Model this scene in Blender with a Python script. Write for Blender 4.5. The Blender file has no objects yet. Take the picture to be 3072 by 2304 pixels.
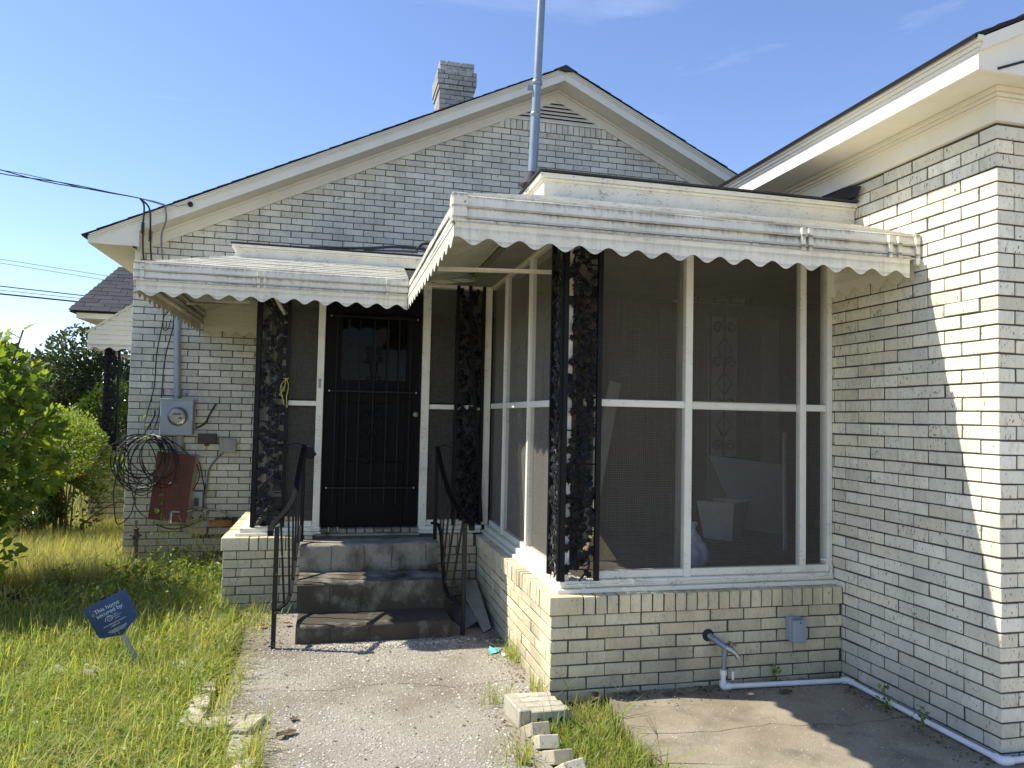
import bpy, bmesh, math, random
import numpy as np
from mathutils import Vector, Matrix, Euler
R = math.radians
rnd = random.Random(7)
rng = np.random.default_rng(11)
scene = bpy.context.scene
C = scene.collection

# ------------------------------------------------------------------ camera, sky, sun, exposure
cam_d = bpy.data.cameras.new('camera'); cam = bpy.data.objects.new('camera', cam_d); C.objects.link(cam)
CAM = Vector((-1.11754, -3.70754, 1.46274)); F_PX = 2210.41
_y, _p, _r = R(-13.404), R(2.586), R(1.2004)
_fw = Vector((-math.sin(_y)*math.cos(_p), math.cos(_y)*math.cos(_p), math.sin(_p)))
_rt = Vector((math.cos(_y), math.sin(_y), 0)); _up = _rt.cross(_fw)
_r2 = _rt*math.cos(_r) + _up*math.sin(_r); _u2 = -_rt*math.sin(_r) + _up*math.cos(_r)
cam.matrix_world = Matrix(((_r2.x, _u2.x, -_fw.x, CAM.x), (_r2.y, _u2.y, -_fw.y, CAM.y), (_r2.z, _u2.z, -_fw.z, CAM.z), (0, 0, 0, 1)))
cam_d.sensor_width = 36; cam_d.lens = 36*F_PX/3072; cam_d.clip_start = .05; cam_d.clip_end = 2000
scene.camera = cam
SUN = Vector((-.80, .24, 1.0)).normalized()
sun_el = math.asin(SUN.z); sun_az = math.atan2(SUN.x, SUN.y)
world = bpy.data.worlds.new('World'); scene.world = world; world.use_nodes = True
wt = world.node_tree; wt.nodes.clear()
sky = wt.nodes.new('ShaderNodeTexSky'); sky.sky_type = 'NISHITA'; sky.sun_disc = False
sky.sun_elevation = sun_el; sky.sun_rotation = sun_az; sky.altitude = 50; sky.air_density = .95; sky.dust_density = .05; sky.ozone_density = 4.5
bg = wt.nodes.new('ShaderNodeBackground'); bg.inputs['Strength'].default_value = .060
wo = wt.nodes.new('ShaderNodeOutputWorld')
# thin high cirrus over the whole sky
tc = wt.nodes.new('ShaderNodeTexCoord'); mp = wt.nodes.new('ShaderNodeMapping'); mp.inputs['Scale'].default_value = (1.2, 2.6, 6.0); mp.inputs['Rotation'].default_value = (.2, .1, .5); mp.inputs['Location'].default_value = (1.7, .4, 2.2)
cn = wt.nodes.new('ShaderNodeTexNoise'); cn.inputs['Scale'].default_value = 1.6; cn.inputs['Detail'].default_value = 7; cn.inputs['Roughness'].default_value = .62; cn.inputs['Distortion'].default_value = .5
cr = wt.nodes.new('ShaderNodeValToRGB'); cr.color_ramp.elements[0].position = .56; cr.color_ramp.elements[1].position = .85
cr.color_ramp.elements[0].color = (0, 0, 0, 1); cr.color_ramp.elements[1].color = (.20, .20, .20, 1)
cm = wt.nodes.new('ShaderNodeMix'); cm.data_type = 'RGBA'; cm.inputs['B'].default_value = (6.5, 7.0, 7.6, 1)
wt.links.new(tc.outputs['Generated'], mp.inputs['Vector']); wt.links.new(mp.outputs[0], cn.inputs['Vector']); wt.links.new(cn.outputs[0], cr.inputs[0])
ct = wt.nodes.new('ShaderNodeMix'); ct.data_type = 'RGBA'; ct.blend_type = 'MULTIPLY'; ct.inputs['Factor'].default_value = 1; ct.inputs['B'].default_value = (1.03, .95, 1.0, 1)
wt.links.new(sky.outputs[0], ct.inputs['A']); wt.links.new(cr.outputs[0], cm.inputs['Factor']); wt.links.new(ct.outputs['Result'], cm.inputs['A']); wt.links.new(cm.outputs['Result'], bg.inputs['Color']); wt.links.new(bg.outputs[0], wo.inputs[0])
sd = bpy.data.lights.new('sun', 'SUN'); sd.energy = 2.0; sd.angle = R(.53); sd.color = (1, .945, .83)
sun = bpy.data.objects.new('sun', sd); C.objects.link(sun); sun.location = SUN*30
sun.rotation_euler = SUN.to_track_quat('Z', 'Y').to_euler()
vs = scene.view_settings; vs.view_transform = 'Standard'; vs.look = 'None'; vs.exposure = 2.0; vs.gamma = 1; vs.use_curve_mapping = False
scene.render.engine = 'CYCLES'; scene.cycles.use_denoising = True; scene.cycles.max_bounces = 10; scene.cycles.transparent_max_bounces = 16
scene.cycles.diffuse_bounces = 5

# ------------------------------------------------------------------ object helpers
def tag(o, label=None, cat=None, group=None, kind=None):
    if label: o['label'] = label
    if cat: o['category'] = cat
    if group: o['group'] = group
    if kind: o['kind'] = kind
    return o
def thing(name, label, cat, loc=(0, 0, 0), rot=(0, 0, 0), group=None):
    o = bpy.data.objects.new(name, None); C.objects.link(o); o.location = loc; o.rotation_euler = rot; o.empty_display_size = .1
    return tag(o, label, cat, group)
def root_of(o):
    while o.parent: o = o.parent
    return o
def link(name, me, parent=None, loc=None, rot=None, scale=None):
    """link a mesh; loc is in the frame of the parent's root"""
    o = bpy.data.objects.new(name, me); C.objects.link(o); o.parent = parent
    if loc is not None: o.location = loc
    if rot is not None: o.rotation_euler = rot
    if scale is not None: o.scale = scale
    return o
def np_mesh(name, V, faces, mat=None, smooth=False):
    """V (n,3) array; faces: list of (m,k) int arrays"""
    me = bpy.data.meshes.new(name); V = np.asarray(V, np.float32)
    me.vertices.add(len(V)); me.vertices.foreach_set('co', V.ravel())
    ls, lt, li = [], [], []; st = 0
    for f in faces:
        f = np.asarray(f, np.int32)
        if not len(f): continue
        m, k = f.shape; li.append(f.ravel()); ls.append(st + np.arange(m)*k); lt.append(np.full(m, k)); st += m*k
    li = np.concatenate(li); ls = np.concatenate(ls); lt = np.concatenate(lt)
    me.loops.add(len(li)); me.loops.foreach_set('vertex_index', li)
    me.polygons.add(len(ls)); me.polygons.foreach_set('loop_start', ls.astype(np.int32)); me.polygons.foreach_set('loop_total', lt.astype(np.int32))
    me.update(calc_edges=True)
    me.polygons.foreach_set('use_smooth', np.full(len(ls), smooth))
    if mat: me.materials.append(mat)
    return me
class MB:
    """collects shapes in world coordinates; build() links them as one mesh under a thing"""
    def __init__(s): s.v = []; s.f = []
    def add(s, vs, fs):
        n = len(s.v); s.v += [tuple(v) for v in vs]; s.f += [tuple(i+n for i in f) for f in fs]; return s
    def quad(s, a, b, c, d): return s.add([a, b, c, d], [(0, 1, 2, 3)])
    def box(s, x0, x1, y0, y1, z0, z1, M=None):
        vs = [Vector((x, y, z)) for z in (z0, z1) for y in (y0, y1) for x in (x0, x1)]
        if M: vs = [M @ v for v in vs]
        return s.add(vs, [(0, 2, 3, 1), (4, 5, 7, 6), (0, 1, 5, 4), (2, 6, 7, 3), (0, 4, 6, 2), (1, 3, 7, 5)])
    def bbox(s, x0, x1, y0, y1, z0, z1, b=.004, M=None):
        b = min(b, (x1-x0)*.45, (y1-y0)*.45, (z1-z0)*.45)
        vs = []; idx = {}
        for iz, z in enumerate((z0, z1)):
            for iy, y in enumerate((y0, y1)):
                for ix, x in enumerate((x0, x1)):
                    sx, sy, sz = (1, -1)[ix]*b, (1, -1)[iy]*b, (1, -1)[iz]*b
                    idx[ix, iy, iz] = len(vs)
                    vs += [Vector((x, y+sy, z+sz)), Vector((x+sx, y, z+sz)), Vector((x+sx, y+sy, z))]
        if M: vs = [M @ v for v in vs]
        I = lambda i, j, k, a: idx[i, j, k]+a
        fs = []
        for a in (0, 1): fs.append([I(a, 0, 0, 0), I(a, 1, 0, 0), I(a, 1, 1, 0), I(a, 0, 1, 0)][::(-1 if a == 0 else 1)])
        for a in (0, 1): fs.append([I(0, a, 0, 1), I(0, a, 1, 1), I(1, a, 1, 1), I(1, a, 0, 1)][::(-1 if a == 0 else 1)])
        for a in (0, 1): fs.append([I(0, 0, a, 2), I(1, 0, a, 2), I(1, 1, a, 2), I(0, 1, a, 2)][::(-1 if a == 0 else 1)])
        for i in (0, 1):
            for j in (0, 1):
                fs.append([I(i, j, 0, 0), I(i, j, 0, 1), I(i, j, 1, 1), I(i, j, 1, 0)])
                fs.append([I(i, 0, j, 0), I(i, 0, j, 2), I(i, 1, j, 2), I(i, 1, j, 0)])
                fs.append([I(0, i, j, 1), I(0, i, j, 2), I(1, i, j, 2), I(1, i, j, 1)])
                for k in (0, 1): fs.append([I(i, j, k, 0), I(i, j, k, 1), I(i, j, k, 2)])
        return s.add(vs, fs)
    def prism(s, poly, axis, a0, a1):
        """poly: list of 2-D points; axis 'x','y' or 'z' is the extrusion axis"""
        def P(p, a):
            return {'x': (a, p[0], p[1]), 'y': (p[0], a, p[1]), 'z': (p[0], p[1], a)}[axis]
        n = len(poly)
        return s.add([P(p, a0) for p in poly]+[P(p, a1) for p in poly],
                     [tuple(range(n)), tuple(range(2*n-1, n-1, -1))]+[(i, (i+1) % n, n+(i+1) % n, n+i) for i in range(n)])
    def tube(s, pts, r, n=6, caps=True, closed=False, flat=None):
        pts = [Vector(p) for p in pts]; m = len(pts); rs = r if isinstance(r, (list, tuple)) else [r]*m
        vs = []; nrm = None
        for i in range(m):
            if closed: t = pts[(i+1) % m]-pts[i-1]
            else: t = pts[min(i+1, m-1)]-pts[max(i-1, 0)]
            if t.length < 1e-9: t = Vector((0, 0, 1))
            t.normalize()
            if nrm is None:
                nrm = t.orthogonal().normalized() if flat is None else (Vector(flat)-t*t.dot(Vector(flat))).normalized()
            else:
                nrm = nrm-t*nrm.dot(t)
                nrm = nrm.normalized() if nrm.length > 1e-6 else t.orthogonal().normalized()
            b = t.cross(nrm)
            for k in range(n):
                a = 2*math.pi*(k+.5)/n; vs.append(pts[i]+(nrm*math.cos(a)+b*math.sin(a))*rs[i])
        fs = []
        for i in range(m if closed else m-1):
            j = (i+1) % m
            for k in range(n): fs.append((i*n+k, i*n+(k+1) % n, j*n+(k+1) % n, j*n+k))
        if caps and not closed: fs += [tuple(range(n))[::-1], tuple((m-1)*n+k for k in range(n))]
        return s.add(vs, fs)
    def bar(s, pts, w, h, side=(0, 0, 1)):
        """flat bar swept along pts, w across 'side', h along the remaining axis"""
        pts = [Vector(p) for p in pts]; m = len(pts); vs = []; sd = Vector(side)
        for i in range(m):
            t = (pts[min(i+1, m-1)]-pts[max(i-1, 0)]).normalized()
            a = (sd-t*sd.dot(t)).normalized(); b = t.cross(a)
            for p, q in ((-1, -1), (1, -1), (1, 1), (-1, 1)): vs.append(pts[i]+a*p*w/2+b*q*h/2)
        fs = [(i*4+k, i*4+(k+1) % 4, i*4+4+(k+1) % 4, i*4+4+k) for i in range(m-1) for k in range(4)]
        fs += [(3, 2, 1, 0), tuple((m-1)*4+k for k in range(4))]
        return s.add(vs, fs)
    def lathe(s, prof, n=24, M=None):
        """prof: (r, z) from bottom to top round local z"""
        vs = []
        for r_, z in prof:
            for k in range(n):
                a = 2*math.pi*k/n; v = Vector((r_*math.cos(a), r_*math.sin(a), z)); vs.append(M @ v if M else v)
        m = len(prof)
        fs = [(i*n+k, i*n+(k+1) % n, (i+1)*n+(k+1) % n, (i+1)*n+k) for i in range(m-1) for k in range(n)]
        fs += [tuple(range(n))[::-1], tuple((m-1)*n+k for k in range(n))]
        return s.add(vs, fs)
    def mesh(s, name, mat, off=(0, 0, 0), smooth=False):
        me = bpy.data.meshes.new(name); ox, oy, oz = off
        me.from_pydata([(x-ox, y-oy, z-oz) for x, y, z in s.v], [], s.f); me.materials.append(mat)
        if smooth:
            me.polygons.foreach_set('use_smooth', [True]*len(me.polygons)); me.set_sharp_from_angle(angle=R(38))
        me.validate(); return me
    def build(s, name, mat, parent=None, smooth=False, local=False):
        off = (0, 0, 0)
        if parent and not local: off = root_of(parent).location
        o = link(name, s.mesh(name, mat, off, smooth), parent)
        if parent is None and not local and s.v:
            pass
        return o
def structure(o): o['kind'] = 'structure'; return o
def spline(pts, n=8):
    """Catmull-Rom through pts"""
    P = [Vector(p) for p in pts]; P = [P[0]*2-P[1]]+P+[P[-1]*2-P[-2]]; out = []
    for i in range(1, len(P)-2):
        for k in range(n):
            t = k/n; a, b, c, d = P[i-1:i+3]
            out.append(.5*((2*b)+(c-a)*t+(2*a-5*b+4*c-d)*t*t+(3*b-a-3*c+d)*t**3))
    return out+[P[-2]]
def proj(p):
    d = Vector(p)-CAM; z = d.dot(_fw)
    if z < .1: return None
    return 1536+F_PX*d.dot(_r2)/z, 1152-F_PX*d.dot(_u2)/z, z

# ------------------------------------------------------------------ material helpers
class NT:
    def __init__(s, name):
        s.m = bpy.data.materials.new(name); s.m.use_nodes = True; s.t = s.m.node_tree; s.t.nodes.clear()
        s.out = s.t.nodes.new('ShaderNodeOutputMaterial')
    def n(s, typ, **kw):
        nd = s.t.nodes.new('ShaderNode'+typ)
        for k, v in kw.items(): setattr(nd, k, v)
        return nd
    def put(s, sock, v):
        if isinstance(v, bpy.types.NodeSocket): s.t.links.new(v, sock)
        elif v is not None:
            if isinstance(v, (tuple, list)) and len(v) == 3 and sock.type == 'RGBA': v = (*v, 1)
            sock.default_value = v
    def pos(s): return s.n('NewGeometry').outputs['Position']
    def obj(s): return s.n('TexCoord').outputs['Object']
    def orand(s): return s.n('ObjectInfo').outputs['Random']
    def isl(s): return s.n('NewGeometry').outputs['Random Per Island']
    def map(s, v, scale=(1, 1, 1), loc=(0, 0, 0), rot=(0, 0, 0)):
        m = s.n('Mapping'); s.put(m.inputs[0], v); m.inputs['Scale'].default_value = scale; s.put(m.inputs['Location'], loc); m.inputs['Rotation'].default_value = rot; return m.outputs[0]
    def noise(s, v, scale, detail=4, rough=.55, dist=0):
        n = s.n('TexNoise'); s.put(n.inputs['Vector'], v); n.inputs['Scale'].default_value = scale; n.inputs['Detail'].default_value = detail; n.inputs['Roughness'].default_value = rough; n.inputs['Distortion'].default_value = dist
        return n.outputs[0]
    def voro(s, v, scale, feature='F1', out='Distance', rand=1):
        n = s.n('TexVoronoi', feature=feature); s.put(n.inputs['Vector'], v); n.inputs['Scale'].default_value = scale; n.inputs['Randomness'].default_value = rand; return n.outputs[out]
    def ramp(s, f, stops, interp='LINEAR'):
        n = s.n('ValToRGB'); s.put(n.inputs[0], f); e = n.color_ramp.elements; n.color_ramp.interpolation = interp
        while len(e) < len(stops): e.new(.5)
        for i, (p, c) in enumerate(stops):
            e[i].position = p; e[i].color = (c, c, c, 1) if isinstance(c, (int, float)) else (*c, 1)
        return n.outputs[0]
    def mix(s, f, a, b, mode='MIX'):
        n = s.n('Mix', data_type='RGBA', blend_type=mode, clamp_factor=True); s.put(n.inputs['Factor'], f); s.put(n.inputs['A'], a); s.put(n.inputs['B'], b); return n.outputs['Result']
    def math(s, op, a, b=None, c=None):
        n = s.n('Math', operation=op); s.put(n.inputs[0], a)
        if b is not None: s.put(n.inputs[1], b)
        if c is not None: s.put(n.inputs[2], c)
        return n.outputs[0]
    def sep(s, v):
        n = s.n('SeparateXYZ'); s.put(n.inputs[0], v); return n.outputs
    def comb(s, x, y, z):
        n = s.n('CombineXYZ'); s.put(n.inputs[0], x); s.put(n.inputs[1], y); s.put(n.inputs[2], z); return n.outputs[0]
    def vadd(s, a, b):
        n = s.n('VectorMath', operation='ADD'); s.put(n.inputs[0], a); s.put(n.inputs[1], b); return n.outputs[0]
    def vscale(s, a, k):
        n = s.n('VectorMath', operation='SCALE'); s.put(n.inputs[0], a); s.put(n.inputs['Scale'], k); return n.outputs[0]
    def bump(s, h, strength=.3, dist=.01, normal=None):
        n = s.n('Bump'); s.put(n.inputs['Height'], h); n.inputs['Strength'].default_value = strength; n.inputs['Distance'].default_value = dist; s.put(n.inputs['Normal'], normal); return n.outputs[0]
    def bsdf(s, col, rough=.6, metal=0, normal=None, spec=.5, **kw):
        n = s.n('BsdfPrincipled'); s.put(n.inputs['Base Color'], col); s.put(n.inputs['Roughness'], rough); s.put(n.inputs['Metallic'], metal); s.put(n.inputs['Normal'], normal); s.put(n.inputs['Specular IOR Level'], spec)
        for k, v in kw.items(): s.put(n.inputs[k.replace('_', ' ')], v)
        return n.outputs[0]
    def fin(s, sh): s.t.links.new(sh, s.out.inputs[0]); return s.m
    def mixsh(s, f, a, b):
        n = s.n('MixShader'); s.put(n.inputs[0], f); s.t.links.new(a, n.inputs[1]); s.t.links.new(b, n.inputs[2]); return n.outputs[0]

def brick_mat(name, col, warm, pit=.5, grime=.5, gz=.35, dark=(.10, .09, .075), scuff=.36):
    t = NT(name); pos = t.pos(); rv = t.math('FRACT', t.math('ADD', t.isl(), t.orand()))
    off = t.comb(t.math('MULTIPLY', rv, 37.0), t.math('MULTIPLY', rv, 91.0), t.math('MULTIPLY', rv, 13.0))
    v = t.vadd(pos, off)
    c = t.mix(t.ramp(rv, [(0, 0), (.55, .15), (.8, .55), (1, 1)]), col, warm)
    c = t.mix(t.math('MULTIPLY', t.noise(v, 9, 4), .5), c, tuple(x*.78 for x in col))
    br = t.math('MULTIPLY_ADD', t.math('FRACT', t.math('MULTIPLY', rv, 7.31)), .26, .87)
    hsv = t.n('HueSaturation'); t.put(hsv.inputs['Color'], c); t.put(hsv.inputs['Value'], br); c = hsv.outputs[0]
    p1 = t.noise(t.map(v, (1.3, 1.3, .5)), 95, 2, .5)
    gate = t.noise(v, 7, 2)
    pits = t.ramp(t.math('MULTIPLY_ADD', gate, .30, p1), [(.80, 0), (.86, 1)])
    c = t.mix(t.math('MULTIPLY', pits, pit), c, dark)
    # scuffs and grime with their own patchy shape, heavier near the ground splash zone
    z = t.sep(pos)[2]
    g = t.noise(t.map(pos, (1, 1, .55)), 2.3, 6, .65)
    low = t.ramp(z, [(0, 1), (gz, .25), (min(.99, gz*3.2), 0)])
    gm = t.math('MULTIPLY', t.ramp(t.math('MULTIPLY_ADD', low, .30, g), [(.50, 0), (.85, 1)]), grime)
    c = t.mix(gm, c, (.17, .16, .135))
    sc_ = t.ramp(t.math('MULTIPLY_ADD', t.noise(pos, 3.1, 3), .35, t.noise(t.map(v, (2.2, 2.2, .7)), 17, 5, .7)), [(.66, 0), (.86, 1)])
    c = t.mix(t.math('MULTIPLY', sc_, scuff), c, tuple(x*.42 for x in col))
    fine = t.noise(v, 160, 3, .6)
    h = t.math('SUBTRACT', t.math('MULTIPLY', fine, .35), pits)
    return t.fin(t.bsdf(c, .85, normal=t.bump(h, .35, .004), spec=.25))
def paint_mat(name, col, chips=.4, dirt=.4, under=(.30, .27, .22), dirtcol=(.22, .20, .15), rough=.5, sc=1, streak=0, streakcol=(.05, .05, .04), drip=0):
    t = NT(name); pos = t.pos()
    n1 = t.noise(pos, 5*sc, 6, .6); n2 = t.noise(t.map(pos, (1, 1, 3)), 26*sc, 5, .7)
    c = t.mix(t.math('MULTIPLY', t.ramp(n1, [(.42, 0), (.72, 1)]), dirt), col, tuple(a*.55+b*.45 for a, b in zip(col, dirtcol)))
    ch = t.ramp(t.math('MULTIPLY_ADD', n1, .35, n2), [(.78, 0), (.82, 1)])
    c = t.mix(t.math('MULTIPLY', ch, chips), c, under)
    if streak:
        s1 = t.noise(t.map(pos, (38, 38, 2.0)), 1, 4, .65); s2 = t.noise(pos, 3.2, 4, .6)
        st = t.ramp(t.math('MULTIPLY_ADD', s2, .55, s1), [(.78, 0), (1.02, 1)])
        c = t.mix(t.math('MULTIPLY', st, streak), c, streakcol)
    if drip:
        z = t.sep(pos)[2]; fz = t.math('FRACT', t.math('MULTIPLY', t.math('SUBTRACT', 2.4245, z), 20.2)); top = t.ramp(fz, [(0, 1), (.25, .55), (.7, .05), (.9, 0), (.97, .8)])
        d1 = t.noise(t.map(pos, (60, 60, 5)), 1, 4, .7); d2 = t.noise(pos, 1.9, 4, .6)
        dm = t.ramp(t.math('ADD', t.math('MULTIPLY', top, .38), t.math('MULTIPLY_ADD', d2, .75, t.math('MULTIPLY', d1, .45))), [(.71, 0), (.97, 1)])
        dm = t.math('MULTIPLY', dm, t.ramp(t.math('SUBTRACT', z, 1.9), [(.395, .35), (.402, 1)]))
        c = t.mix(t.math('MULTIPLY', dm, drip), c, (.075, .060, .035))
    h = t.math('SUBTRACT', t.math('MULTIPLY', t.noise(t.map(pos, (1, 1, 1)), 40, 4), .3), ch)
    return t.fin(t.bsdf(c, rough, normal=t.bump(h, .2, .003), spec=.35))
def simple_mat(name, col, rough=.6, metal=0, var=.15, sc=12, bumps=.15, spec=.5):
    t = NT(name); pos = t.pos(); n = t.noise(pos, sc, 5, .6)
    c = t.mix(t.ramp(n, [(.3, 0), (.75, 1)]), col, tuple(x*(1-var*2) for x in col))
    return t.fin(t.bsdf(c, rough, metal, t.bump(n, bumps, .003), spec))
def leaf_mat(name, cols, trans=.45, rough=.45, patch=None):
    t = NT(name); r = t.math('FRACT', t.math('ADD', t.isl(), t.orand()))
    c = t.ramp(r, [(i/(len(cols)-1), cc) for i, cc in enumerate(cols)])
    n = t.noise(t.pos(), 1.7, 3); c = t.mix(t.math('MULTIPLY', n, .5), c, t.mix(1, c, (.6, .62, .4), 'MULTIPLY'))
    if patch: c = t.mix(t.ramp(t.noise(t.pos(), 2.3, 5, .65), [(.46, 0), (.64, .75)]), c, patch)
    d = t.bsdf(c, rough, spec=.4)
    tr = t.n('BsdfTranslucent'); t.put(tr.inputs[0], t.mix(1, c, (1.35, 1.3, .5), 'MULTIPLY'))
    return t.fin(t.mixsh(trans, d, tr.outputs[0]))
M = {}
M['brick_wing'] = brick_mat('brick_wing', (.84, .79, .62), (.77, .685, .48), .85, .55, .45)
M['brick_porch'] = brick_mat('brick_porch', (.77, .675, .44), (.69, .57, .33), .6, .6, .30)
M['brick_gable'] = brick_mat('brick_gable', (.80, .755, .61), (.74, .68, .51), .6, .55, .55)
M['brick_chimney'] = brick_mat('brick_chimney', (.50, .485, .43), (.40, .38, .33), .7, .9, 3.0, scuff=.9)
M['brick_loose'] = brick_mat('brick_loose', (.52, .475, .36), (.45, .39, .28), .85, .6, .01, scuff=.7)
M['brick_orange'] = brick_mat('brick_orange', (.42, .16, .07), (.36, .13, .07), .4, .3, .01)
M['mortar'] = simple_mat('mortar', (.115, .105, .088), .95, var=.25, sc=30, bumps=.4, spec=.1)
M['white'] = paint_mat('white_paint', (.80, .77, .66), .35, .3)
M['white_worn'] = paint_mat('white_paint_worn', (.78, .745, .61), .75, .4, under=(.25, .22, .17), sc=1.6)
M['trim'] = paint_mat('trim_paint', (.81, .765, .63), .12, .2)
M['soffit'] = paint_mat('soffit_paint', (.77, .72, .58), .08, .25)
M['awning'] = paint_mat('awning_enamel', (.79, .745, .60), .2, .5, under=(.2, .17, .11), rough=.4, streak=.18, drip=.85)
M['awning_lip'] = paint_mat('awning_grimy_lip', (.50, .46, .36), .5, .9, under=(.12, .09, .05), dirtcol=(.10, .08, .04), rough=.5, sc=3)
M['awning_top'] = paint_mat('awning_top_enamel', (.72, .68, .55), .2, .5, rough=.4, streak=.35)
def shingle(name, c0, c1):
    t = NT(name); r = t.math('FRACT', t.math('ADD', t.isl(), t.orand())); n = t.noise(t.pos(), 220, 2)
    c = t.mix(r, c0, c1); c = t.mix(t.math('MULTIPLY', n, .6), c, tuple(x*.45 for x in c0))
    return t.fin(t.bsdf(c, .95, normal=t.bump(n, .5, .003), spec=.2))
M['shingle'] = shingle('asphalt_shingle', (.075, .075, .085), (.045, .045, .052))
M['tar'] = simple_mat('tar', (.018, .018, .02), .75, var=.2, sc=20, bumps=.5)
M['iron'] = simple_mat('black_iron', (.007, .007, .008), .5, 0, var=.3, sc=40, bumps=.4, spec=.22)
def worn_iron():
    t = NT('black_iron_peeling'); pos = t.pos(); n = t.noise(pos, 55, 5, .65); g = t.noise(pos, 6, 3)
    ch = t.ramp(t.math('MULTIPLY_ADD', g, .4, n), [(.90, 0), (.93, 1)])
    c = t.mix(ch, (.009, .009, .010), (.50, .48, .43))
    return t.fin(t.bsdf(c, .45, normal=t.bump(t.math('MULTIPLY', ch, -1.0), .3, .003), spec=.35))
M['iron_worn'] = worn_iron()
M['galv'] = simple_mat('galvanised_steel', (.26, .31, .35), .42, .45, var=.12, sc=18, bumps=.05)
M['greybox'] = simple_mat('grey_box_paint', (.36, .40, .43), .4, .15, var=.1, sc=9, bumps=.06)
M['pvc'] = simple_mat('white_pvc', (.78, .78, .76), .35, 0, var=.06, sc=15, bumps=.03)
M['cable'] = simple_mat('black_cable', (.014, .014, .015), .5, 0, var=.2, sc=30, bumps=.05)
M['cable_grey'] = simple_mat('grey_cable', (.22, .21, .19), .6, 0, var=.2, sc=30, bumps=.05)
M['brass'] = simple_mat('weathered_brass', (.30, .27, .22), .4, .7, var=.25, sc=50, bumps=.2)
M['chrome'] = simple_mat('dull_chrome', (.5, .5, .5), .3, .9, var=.2, sc=60, bumps=.1)
M['pipe_rust'] = simple_mat('rusty_pipe', (.14, .11, .09), .8, .2, var=.35, sc=40, bumps=.4)
M['brown_box'] = simple_mat('brown_box', (.10, .075, .06), .7, 0, var=.2, sc=25, bumps=.1)
M['beige'] = simple_mat('beige_box', (.44, .41, .34), .6, 0, var=.15, sc=20, bumps=.08)
def red_panel():
    t = NT('red_brown_paint'); pos = t.pos(); n = t.noise(pos, 7, 6, .65); n2 = t.noise(pos, 45, 4)
    c = t.mix(t.ramp(n, [(.35, 0), (.7, 1)]), (.150, .038, .013), (.075, .020, .009)); c = t.mix(t.ramp(n2, [(.62, 0), (.7, .5)]), c, (.22, .085, .05))
    return t.fin(t.bsdf(c, .6, normal=t.bump(n2, .15, .002)))
M['red'] = red_panel()
M['yellow'] = simple_mat('yellow_cord', (.62, .56, .10), .6, var=.2)
M['teal'] = simple_mat('teal_plastic', (.18, .62, .66), .45, var=.15)
M['offwhite_sheet'] = simple_mat('offwhite_sheet', (.38, .35, .27), .55, var=.2, sc=8)
M['dead_leaf'] = simple_mat('dead_leaf', (.16, .10, .06), .8, var=.3, sc=30)
M['red_leaf'] = leaf_mat('red_leaf', [(.30, .06, .06), (.38, .12, .09)], .3)
# ------------------------------------------------------------------ key dimensions (metres, measured from the photograph)
W, YC = 1.736, -1.036          # wing wall plane, wing front corner
YG, XG = 3.916, -3.026         # gable wall plane, its left corner
YD, XD = 2.08, -1.89           # door part of the porch: base face, left side
PC, MO, JT = .06465, .2032, .0076

# ------------------------------------------------------------------ brickwork
BL, BH, BD = MO-JT, PC-JT, .092
def brick_templates():
    out = []
    for i in range(5):
        m = MB().bbox(-BL/2, BL/2, 0, BD, -BH/2, BH/2, .0022)
        v = np.array(m.v); j = rng.normal(0, .0005, (8, 3)).clip(-.0011, .0011)
        v += np.repeat(j, 3, axis=0); out.append((v, m.f))
    return out
BT = brick_templates(); _bm = {}
def brick_mesh(i, mat):
    k = (i, mat.name)
    if k not in _bm:
        me = bpy.data.meshes.new('brick'); me.from_pydata([tuple(v) for v in BT[i][0]], [], BT[i][1]); me.materials.append(mat); _bm[k] = me
    return _bm[k]
class Bricks:
    def __init__(s): s.b = []
    def add(s, c, L=BL, H=BH, D=BD, rz=0, rx=0, mat='brick_wing', pri=None):
        c = Vector(c)
        if pri is None:
            p = proj(c); pri = 0
            if p and -60 < p[0] < 3132 and -60 < p[1] < 2364: pri = L*H/p[2]**2
        s.b.append((pri, c, L, H, D, rz, rx, mat)); return s
    def finish(s, parent, limit=300, name='brick'):
        root = root_of(parent); o0 = root.location
        s.b.sort(key=lambda b: -b[0])
        one = [b for b in s.b[:limit] if b[0] > 0]; rest = s.b[len(one):]
        for pri, c, L, H, D, rz, rx, mat in one:
            j = Vector((rnd.gauss(0, .0012), rnd.gauss(0, .0012), rnd.gauss(0, .0009)))
            link(name, brick_mesh(rnd.randrange(5), M[mat]), parent, c+j-o0, (rx+rnd.gauss(0, .004), rnd.gauss(0, .004), rz+rnd.gauss(0, .004)), (L/BL, D/BD, H/BH))
        mats = sorted({b[7] for b in rest})
        for mat in mats:
            V = []; Fq = []; Ft = []; n = 0
            for pri, c, L, H, D, rz, rx, m_ in rest:
                if m_ != mat: continue
                v, f = BT[rnd.randrange(5)]; v = v*np.array([L/BL, D/BD, H/BH])
                ca, sa = math.cos(rz), math.sin(rz)
                if rx:
                    cb, sb = math.cos(rx), math.sin(rx); v = np.c_[v[:, 0], v[:, 1]*cb-v[:, 2]*sb, v[:, 1]*sb+v[:, 2]*cb]
                v = np.c_[v[:, 0]*ca-v[:, 1]*sa, v[:, 0]*sa+v[:, 1]*ca, v[:, 2]]+np.array(c-o0)+rng.normal(0, .0008, 3)
                V.append(v); Fq += [[i+n for i in q] for q in f if len(q) == 4]; Ft += [[i+n for i in q] for q in f if len(q) == 3]; n += len(v)
            me = np_mesh('far_bricks', np.concatenate(V), [Fq, Ft], M[mat]); o = link('far_bricks', me, root if parent.parent else parent); o['kind'] = 'stuff'
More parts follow.
